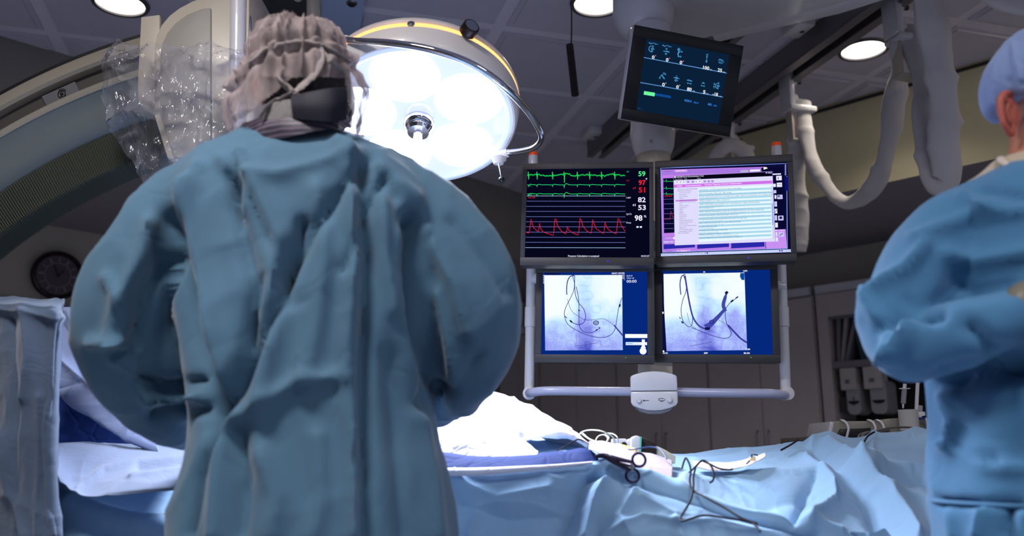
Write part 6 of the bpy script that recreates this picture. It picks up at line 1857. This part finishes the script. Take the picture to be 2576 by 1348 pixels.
for s in (-1, 1):
    b = MB(); fx, fy = cx2 + s * .12, D2 + .02
    b.tube([(fx, fy + .11, .045), (fx, fy + .08, .05), (fx, fy, .05), (fx, fy - .09, .04), (fx, fy - .15, .032)], [.028, .042, .042, .044, .030], 16, n=20); build('shoe', b, m_white, p2)

# ------------------------------------------------------------------ instruments and small things on the drape
def tubeo(name, pts, r, mt, lab, cat, group=None, n=None, seg=10, parent=None):
    b = MB(); b.tube([P(*q_) for q_ in pts], r, seg, n=n or len(pts) * 8)
    o = build(name, b, mt, parent)
    if parent is None: setp(o, lab, cat, group)
    return o


ZD = lambda x, y: (1400 + x / 4.293, 1040 + y / 4.293)
m_inst = mat('instrument_steel', (.20, .18, .26), .25, .9)
fr_ = 1.80
t = thing('forceps', 'dark steel ring-handled forceps clipped to the drape in the middle foreground', 'forceps', P(1560, 1170, fr_))
F_ = lambda x, y, d=0: P(*ZD(x, y), fr_ + d)
b = MB(); b.tube([F_(415, 458), F_(500, 452), F_(600, 478), F_(700, 500), F_(820, 525)], [.003, .005, .0055, .0045, .0035], 10, n=30); s1_ = build('upper_shank', b, m_inst, t)
b = MB(); b.torus(F_(890, 500), P(0, 0, 1) * 0 + np.array([.05, -1, .1]), .0135, .0028, 32, 8); build('finger_ring', b, m_inst, t)
b = MB(); b.tube([F_(415, 466), F_(520, 468), F_(620, 520), F_(720, 575), F_(800, 610)], [.003, .005, .0055, .0045, .0035], 10, n=30); build('lower_shank', b, m_inst, t)
b = MB(); b.torus(F_(820, 670), np.array([.05, -1, .1]), .0135, .0028, 32, 8); build('finger_ring', b, m_inst, t)
b = MB(); b.lathe([(0, .005), (.004, .004), (.004, -.004), (0, -.005)], F_(570, 465), (0, -1, .2), 14, cap=False); build('pivot_screw', b, m_steel, t)
b = MB(); b.box(F_(815, 565), (.006, .006, .016), Matrix.Identity(4), .001); build('ratchet', b, m_steel, t)

# white tubing coil
co = [(1305 / 3.474, 450), ]
ZE = lambda x, y: (1080 + x / 3.474, 960 + y / 3.474)
dC_ = 2.08
cp_ = [(1310, 500), (1320, 450), (1380, 425), (1470, 425), (1540, 445), (1600, 480), (1620, 530), (1560, 540), (1490, 530), (1400, 500), (1340, 450), (1330, 455), (1430, 520), (1520, 545), (1560, 500), (1530, 465), (1480, 475), (1455, 515), (1480, 540), (1540, 530), (1570, 490), (1540, 455), (1600, 455), (1645, 490), (1645, 540), (1600, 545)]
tubeo('tubing_coil', [(*ZE(x, y), dC_ + .03 * math.sin(i * 1.3)) for i, (x, y) in enumerate(cp_)], .0016, mat('tubing_cream', (.78, .77, .70), .35), 'loosely coiled cream tubing on top of the drape', 'tubing', n=220)
# connector block
t = thing('connector_block', 'white plastic connector block with a hole, standing on the drape beside the tubing', 'connector', P(1570, 1120, 2.1))
b = MB(); b.prism([P(x, y, 2.10) for x, y in (ZE(1600, 500), ZE(1700, 497), ZE(1720, 500), ZE(1732, 520), ZE(1745, 500), ZE(1765, 500), ZE(1765, 600), ZE(1600, 560))], (0, .03, 0), bev=.001); bd_ = build('body', b, m_white, t)
b = MB(); b.lathe([(0, .0), (.0068, .0), (.0068, -.002)], P(*ZE(1703, 552), 2.098), (0, -1, 0), 24, cap=False); build('hole', b, m_black, t)
b = MB(); b.prism([P(x, y, 2.08) for x, y in (ZE(1765, 500), ZE(1790, 478), ZE(1815, 470), ZE(1850, 485), ZE(1850, 625), ZE(1765, 610))], (0, .04, 0), bev=.001); build('end_piece', b, m_white, t)
b = MB(); b.prism([P(x, y, 2.078) for x, y in (ZE(1838, 482), ZE(1856, 480), ZE(1850, 625), ZE(1836, 622))], (0, .045, 0)); build('green_edge', b, mat('mint', (.45, .78, .68), .5), t)
t = thing('sponge_block', 'dark brown foam block behind the connector block', 'foam block', P(1630, 1145, 2.13))
b = MB(); b.prism([P(x, y, 2.09) for x, y in (ZE(1855, 482), ZE(1975, 530), ZE(1985, 640), ZE(1850, 632))], (0, .05, 0), bev=.002); build('foam', b, mat('foam_brown', (.13, .09, .08), .9, bump=.4, bscale=300), t)
b = MB(); b.prism([P(x, y, 2.10) for x, y in (ZE(1985, 560), ZE(2060, 595), ZE(2155, 650), ZE(2150, 720), ZE(1985, 640))], (0, .05, 0), bev=.002); setp(build('cream_case', b, mat('case_cream', (.76, .74, .66), .5)), 'wedge shaped cream plastic case right of the dark foam block', 'case')
t = thing('marker_pen', 'yellow marker pen lying in front of the connector block', 'pen', P(1575, 1125, 2.02))
b = MB(); b.tube([P(*ZE(1660, 556), 2.03), P(*ZE(1810, 600), 2.0)], [.0042, .0042], 14); build('barrel', b, mat('yellow_plastic', (.92, .80, .30), .4), t)
b = MB(); b.tube([P(*ZE(1632, 548), 2.035), P(*ZE(1662, 557), 2.03)], [.0025, .0044], 14); build('cap', b, mat('yellow_pale', (.93, .86, .50), .4), t)
# white absorbent pad hanging over
xs = [1482, 1520, 1560, 1600, 1650, 1690]
r0_ = [[P(x, y, d) for x, y, d in zip(xs, (1114, 1112, 1120, 1138, 1147, 1158), (2.02,) * 6)], [P(x, y, d) for x, y, d in zip(xs, (1128, 1128, 1134, 1148, 1153, 1170), (1.95,) * 6)],
       [P(x, y, d) for x, y, d in zip(xs, (1132, 1145, 1158, 1165, 1178, 1190), (1.86,) * 6)], [P(x, y, d) for x, y, d in zip(xs, (1134, 1150, 1166, 1180, 1200, 1210), (1.82,) * 6)]]
sheet_grid('absorbent_pad', r0_, 60, 40, cloth_mat('pad_lilac', (.66, .60, .66), crease=.15), 'pale pink white pad under the forceps on the drape', 'pad', None, amp=.003, seed=91, up=.3)
r0_ = [[P(x, y, 2.04) for x, y in ((1740, 1163), (1830, 1165), (1890, 1150), (1925, 1142))], [P(x, y, 1.98) for x, y in ((1742, 1168), (1830, 1174), (1880, 1168), (1922, 1150))], [P(x, y, 1.93) for x, y in ((1745, 1176), (1790, 1188), (1830, 1184), (1880, 1172))]]
sheet_grid('paper_wrap', r0_, 50, 24, mat('wrap_white', (.82, .78, .78), .7), 'crumpled white paper wrap lying on the drape right of the cables', 'wrap', None, amp=.003, seed=93, up=.6)

m_cable = mat('cable_dark', (.05, .03, .09), .5, spec=.2)
m_cableb = mat('cable_blue', (.12, .22, .42), .4)
GC = 'dark cables on the drape'
tubeo('cable', [(*ZD(1355, 592), 1.95), (*ZD(1375, 520), 1.96), (*ZD(1400, 482), 1.96), (*ZD(1440, 560), 1.92), (*ZD(1450, 640), 1.88), (*ZD(1440, 720), 1.83), (*ZD(1470, 825), 1.78), (*ZD(1600, 900), 1.74), (*ZD(1800, 1010), 1.70), (*ZD(2000, 1130), 1.66), (*ZD(2170, 1188), 1.64)], .0022, m_cable, 'dark cable crossing the drape diagonally to the lower right', 'cable', GC)
tubeo('cable', [(*ZD(1420, 648), 1.90), (*ZD(1500, 575), 1.90), (*ZD(1560, 515), 1.92), (*ZD(1610, 515), 1.93), (*ZD(1670, 570), 1.90), (*ZD(1700, 650), 1.86), (*ZD(1690, 720), 1.83), (*ZD(1660, 745), 1.81)], .0021, m_cable, 'dark cable looping over the paper wrap', 'cable', GC)
tubeo('cable', [(*ZD(1580, 512), 1.93), (*ZD(1660, 548), 1.94), (*ZD(1760, 595), 1.92), (*ZD(1860, 608), 1.91), (*ZD(1900, 600), 1.90)], .0021, m_cable, 'short dark cable running right from the loop', 'cable', GC)
tubeo('cable', [(*ZD(1500, 590), 1.90), (*ZD(1480, 680), 1.84), (*ZD(1478, 800), 1.78), (*ZD(1450, 930), 1.74), (*ZD(1370, 1070), 1.71), (*ZD(1340, 1120), 1.70), (*ZD(1350, 1160), 1.69), (*ZD(1450, 1135), 1.68), (*ZD(1600, 1100), 1.68), (*ZD(1850, 1130), 1.66), (*ZD(2100, 1175), 1.64), (*ZD(2200, 1275), 1.61)], .0022, m_cable, 'dark cable hanging down the front of the drape in a sharp bend', 'cable', GC)
tubeo('cable', [(*ZD(690, 385), 2.0), (*ZD(800, 388), 1.98), (*ZD(900, 375), 1.97), (*ZD(1000, 360), 1.97), (*ZD(1090, 375), 1.96), (*ZD(1150, 425), 1.94), (*ZD(1190, 490), 1.92)], .0018, m_cableb, 'thin blue cable arching from the yellow marker pen', 'cable', GC)
tubeo('cable', [(*ZD(5, 400), 1.95), (*ZD(120, 340), 1.97), (*ZD(230, 280), 2.0), (*ZD(300, 300), 2.0), (*ZD(370, 345), 1.98)], .0016, m_cable, 'thin dark lead beside the bright sheet', 'cable', GC)
tubeo('cable', [(2008, 1106, 2.25), (1990, 1118, 2.22), (1965, 1132, 2.18)], .0024, m_cable, 'short black cable end on the crest of the drape', 'cable', GC)
tubeo('cable', [(2200, 1086, 2.33), (2182, 1098, 2.32), (2170, 1120, 2.26), (2155, 1145, 2.2), (2140, 1153, 2.17)], .0024, m_cable, 'black cable coming over the drape from the equipment at the right', 'cable', GC)
t = thing('cable_clip', 'small cream clip with a black hook on the drape', 'clip', P(1895, 1155, 1.98))
b = MB(); b.box(P(*ZD(2115, 490), 1.98), (.013, .012, .009), None, .0015); build('clip_body', b, mat('clip_cream', (.80, .74, .60), .5), t)
b = MB(); b.tube([P(*ZD(2108, 470), 1.975), P(*ZD(2112, 440), 1.975), P(*ZD(2140, 442), 1.97), P(*ZD(2175, 452), 1.97)], .0016, 8, n=16); b.tube([P(*ZD(2085, 510), 1.975), P(*ZD(2050, 548), 1.96)], .0016, 8); build('hook', b, m_black, t)
b = MB(); b.ball(P(1434, 1084, 2.10), .005, 10, (1.6, 1, .6)); b.ball(P(1446, 1090, 2.10), .004, 10); setp(build('gauze_speck', b, mat('blood_red', (.55, .12, .10), .4)), 'small red stained gauze speck at the tip of the bright sheet', 'gauze')

# ------------------------------------------------------------------ trolley with device behind the drape, right
ZF = lambda x, y: (2060 + x / 3.853, 780 + y / 3.853)
dE = 3.0
Fp = lambda x, y, d=0: P(*ZF(x, y), dE + d)
t = thing('equipment_trolley', 'grey trolley standing behind the right end of the draped table', 'trolley', (1.45, dE + .3, 0))
zt = Fp(1100, 1212)[2]
xa, xb = Fp(60, 1212)[0], 1.95
b = MB(); b.box(((xa + xb) / 2, dE + .26, zt - .012), (xb - xa, .5, .024), None, .006); build('tabletop', b, mat('trolley_top', (.46, .45, .42), .4), t)
for lx in (xa + .03, xb - .03):
    for ly in (dE + .04, dE + .47):
        b = MB(); b.tube([(lx, ly, .03), (lx, ly, zt - .02)], .013, 12); build('leg', b, m_steel, t)
        b = MB(); b.lathe([(0, -.012), (.028, -.012), (.03, 0), (.028, .012), (0, .012)], (lx, ly, .03), (1, 0, 0), 18, cap=False); build('caster', b, m_black, t)
b = MB(); b.box(((xa + xb) / 2, dE + .26, .35), (xb - xa - .03, .46, .02), None, .004); build('lower_shelf', b, m_greybox, t)
b = MB(); b.box(((xa + xb) / 2 + .25, dE + .26, zt - .11), (.7, .44, .15), None, .008); build('drawer', b, mat('drawer_dark', (.12, .14, .18), .4), t)
t = thing('monitor_device', 'grey device lying on its back with white cable ties, behind the draped table', 'device', Fp(350, 1200))
b = MB(); b.prism([Fp(75, 1270), Fp(120, 1078), Fp(215, 1075), Fp(650, 1075), Fp(660, 1110), Fp(660, 1270)], (0, .22, 0), bev=.006); build('case', b, m_greybox, t)
b = MB(); b.prism([Fp(160, 1250, -.012), Fp(215, 1150, -.012), Fp(505, 1140, -.012), Fp(500, 1250, -.012)], (0, .02, 0), bev=.002); build('dark_screen', b, m_blackgloss, t)
b = MB(); b.prism([Fp(70, 1272, -.004), Fp(115, 1078, -.004), Fp(150, 1085, -.004), Fp(110, 1272, -.004)], (0, .22, 0), bev=.003); build('side_cheek', b, m_white, t)
for x in (215, 478, 560):
    b = MB(); b.tube([Fp(x - 6, 1066, .12), Fp(x + 5, 1064, .0), Fp(x + 45, 1085, -.015), Fp(x + 72, 1140, -.022), Fp(x + 62, 1200, -.022), Fp(x + 50, 1250, -.02)], .0045, 8, n=24, flat=.6); build('cable_tie', b, m_white, t)
t = thing('power_supply', 'long grey power supply box beside the tape roll', 'device', Fp(900, 1170))
b = MB(); b.prism([Fp(625, 1090, .03), Fp(640, 1058, .03), Fp(700, 1050, .03), Fp(1125, 1040, .03), Fp(1160, 1070, .03), Fp(1170, 1130, .03), Fp(1150, 1190, .03), Fp(630, 1190, .03)], (0, .16, 0), bev=.006); build('case', b, m_greybox, t)
for x in (1040,):
    b = MB(); b.tube([Fp(x - 30, 1045, .10), Fp(x - 6, 1050, .02), Fp(x + 12, 1090, .01), Fp(x + 18, 1170, .015)], .0045, 8, n=20, flat=.6); build('cable_tie', b, m_white, t)
b = MB(); b.box(Fp(1060, 1140, .028), (.08, .01, .03), None, .002); build('name_plate', b, mat('plate_grey', (.42, .41, .38), .5), t)
o = Fp(880, 1168, -.0); rr = 88 / 3.853 * dE / FPX
t = thing('tape_roll', 'white roll of tape standing upright on the equipment behind the drape', 'tape roll', o)
hh = Fp(880, 965)[2] - o[2]
b = MB(); b.lathe([(rr, 0), (rr, hh), (rr * .62, hh), (rr * .62, hh * .1)], o, (0, 0, 1), 40, cap=False); build('tape', b, m_paper, t)
b = MB(); b.lathe([(rr * .62, hh * .98), (rr * .55, hh * .985), (rr * .55, hh * .1)], o, (0, 0, 1), 32, cap=False); build('core', b, mat('cardboard', (.35, .30, .26), .8), t)
t = thing('syringe', 'clear upright syringe above the tape roll', 'syringe', Fp(820, 950))
b = MB(); b.tube([Fp(818, 905), Fp(828, 765)], .0085, 16); build('barrel', b, mat('syringe_clear', (.55, .53, .56), .15), t)
b = MB(); b.box(Fp(830, 760), (.036, .012, .003), None, .001); build('finger_flange', b, m_white, t)
b = MB(); b.tube([Fp(829, 760), Fp(833, 715)], .006, 12); build('plunger', b, m_white, t)
b = MB(); b.tube([Fp(817, 905), Fp(816, 950)], [.004, .0025], 10); build('tip', b, m_white, t)
b = MB(); b.tube([Fp(945, 985), Fp(950, 850), Fp(958, 700)], .0062, 14); setp(build('white_rod', b, m_white), 'thin white rod rising behind the tape roll', 'rod')
t = thing('stopcock', 'small white stopcock with a clear tube right of the tape roll', 'stopcock', Fp(980, 1020))
b = MB(); b.box(Fp(975, 1012), (.034, .02, .02), None, .004); build('valve_body', b, m_white, t)
b = MB(); b.tube([Fp(978, 1000), Fp(980, 925)], .009, 14); build('clear_port', b, mat('syringe_clear2', (.6, .6, .62), .15), t)
b = MB(); b.box(Fp(985, 1045), (.03, .015, .012), None, .003); build('blue_tap', b, mat('tap_blue', (.12, .18, .45), .4), t)
t = thing('chrome_pole', 'shiny chrome pole leaning beside the right-hand person', 'pole', Fp(1200, 1190))
b = MB(); b.tube([Fp(1208, 1190), Fp(1112, 700), Fp(1060, 430)], .0062, 14); build('front_tube', b, m_chrome, t)
b = MB(); b.tube([Fp(1228, 1150, .05), Fp(1140, 700, .05), Fp(1090, 430, .05)], .0062, 14); build('rear_tube', b, m_chrome, t)
GG = 'grey cables on the equipment'
tubeo('cable', [(*ZF(410, 1235), 2.7), (*ZF(450, 1195), 2.72), (*ZF(560, 1170), 2.75), (*ZF(700, 1140), 2.8), (*ZF(850, 1135), 2.85), (*ZF(960, 1150), 2.88), (*ZF(1080, 1180), 2.9), (*ZF(1150, 1200), 2.92)], .0035, mat('cable_grey', (.35, .34, .34), .5), 'grey cable running along the front of the equipment', 'cable', GG)
tubeo('cable', [(*ZF(380, 1245), 2.75), (*ZF(400, 1205), 2.78), (*ZF(500, 1180), 2.8), (*ZF(620, 1175), 2.8), (*ZF(680, 1165), 2.82)], .0035, mat('cable_grey', (.35, .34, .34), .5), 'short grey cable in front of the lying device', 'cable', GG)
tubeo('cable', [(*ZF(1000, 1035), 2.95), (*ZF(1080, 1020), 2.93), (*ZF(1160, 1018), 2.9), (*ZF(1215, 1035), 2.88)], .0028, m_cable, 'thin black cable arching behind the chrome pole', 'cable', GG)
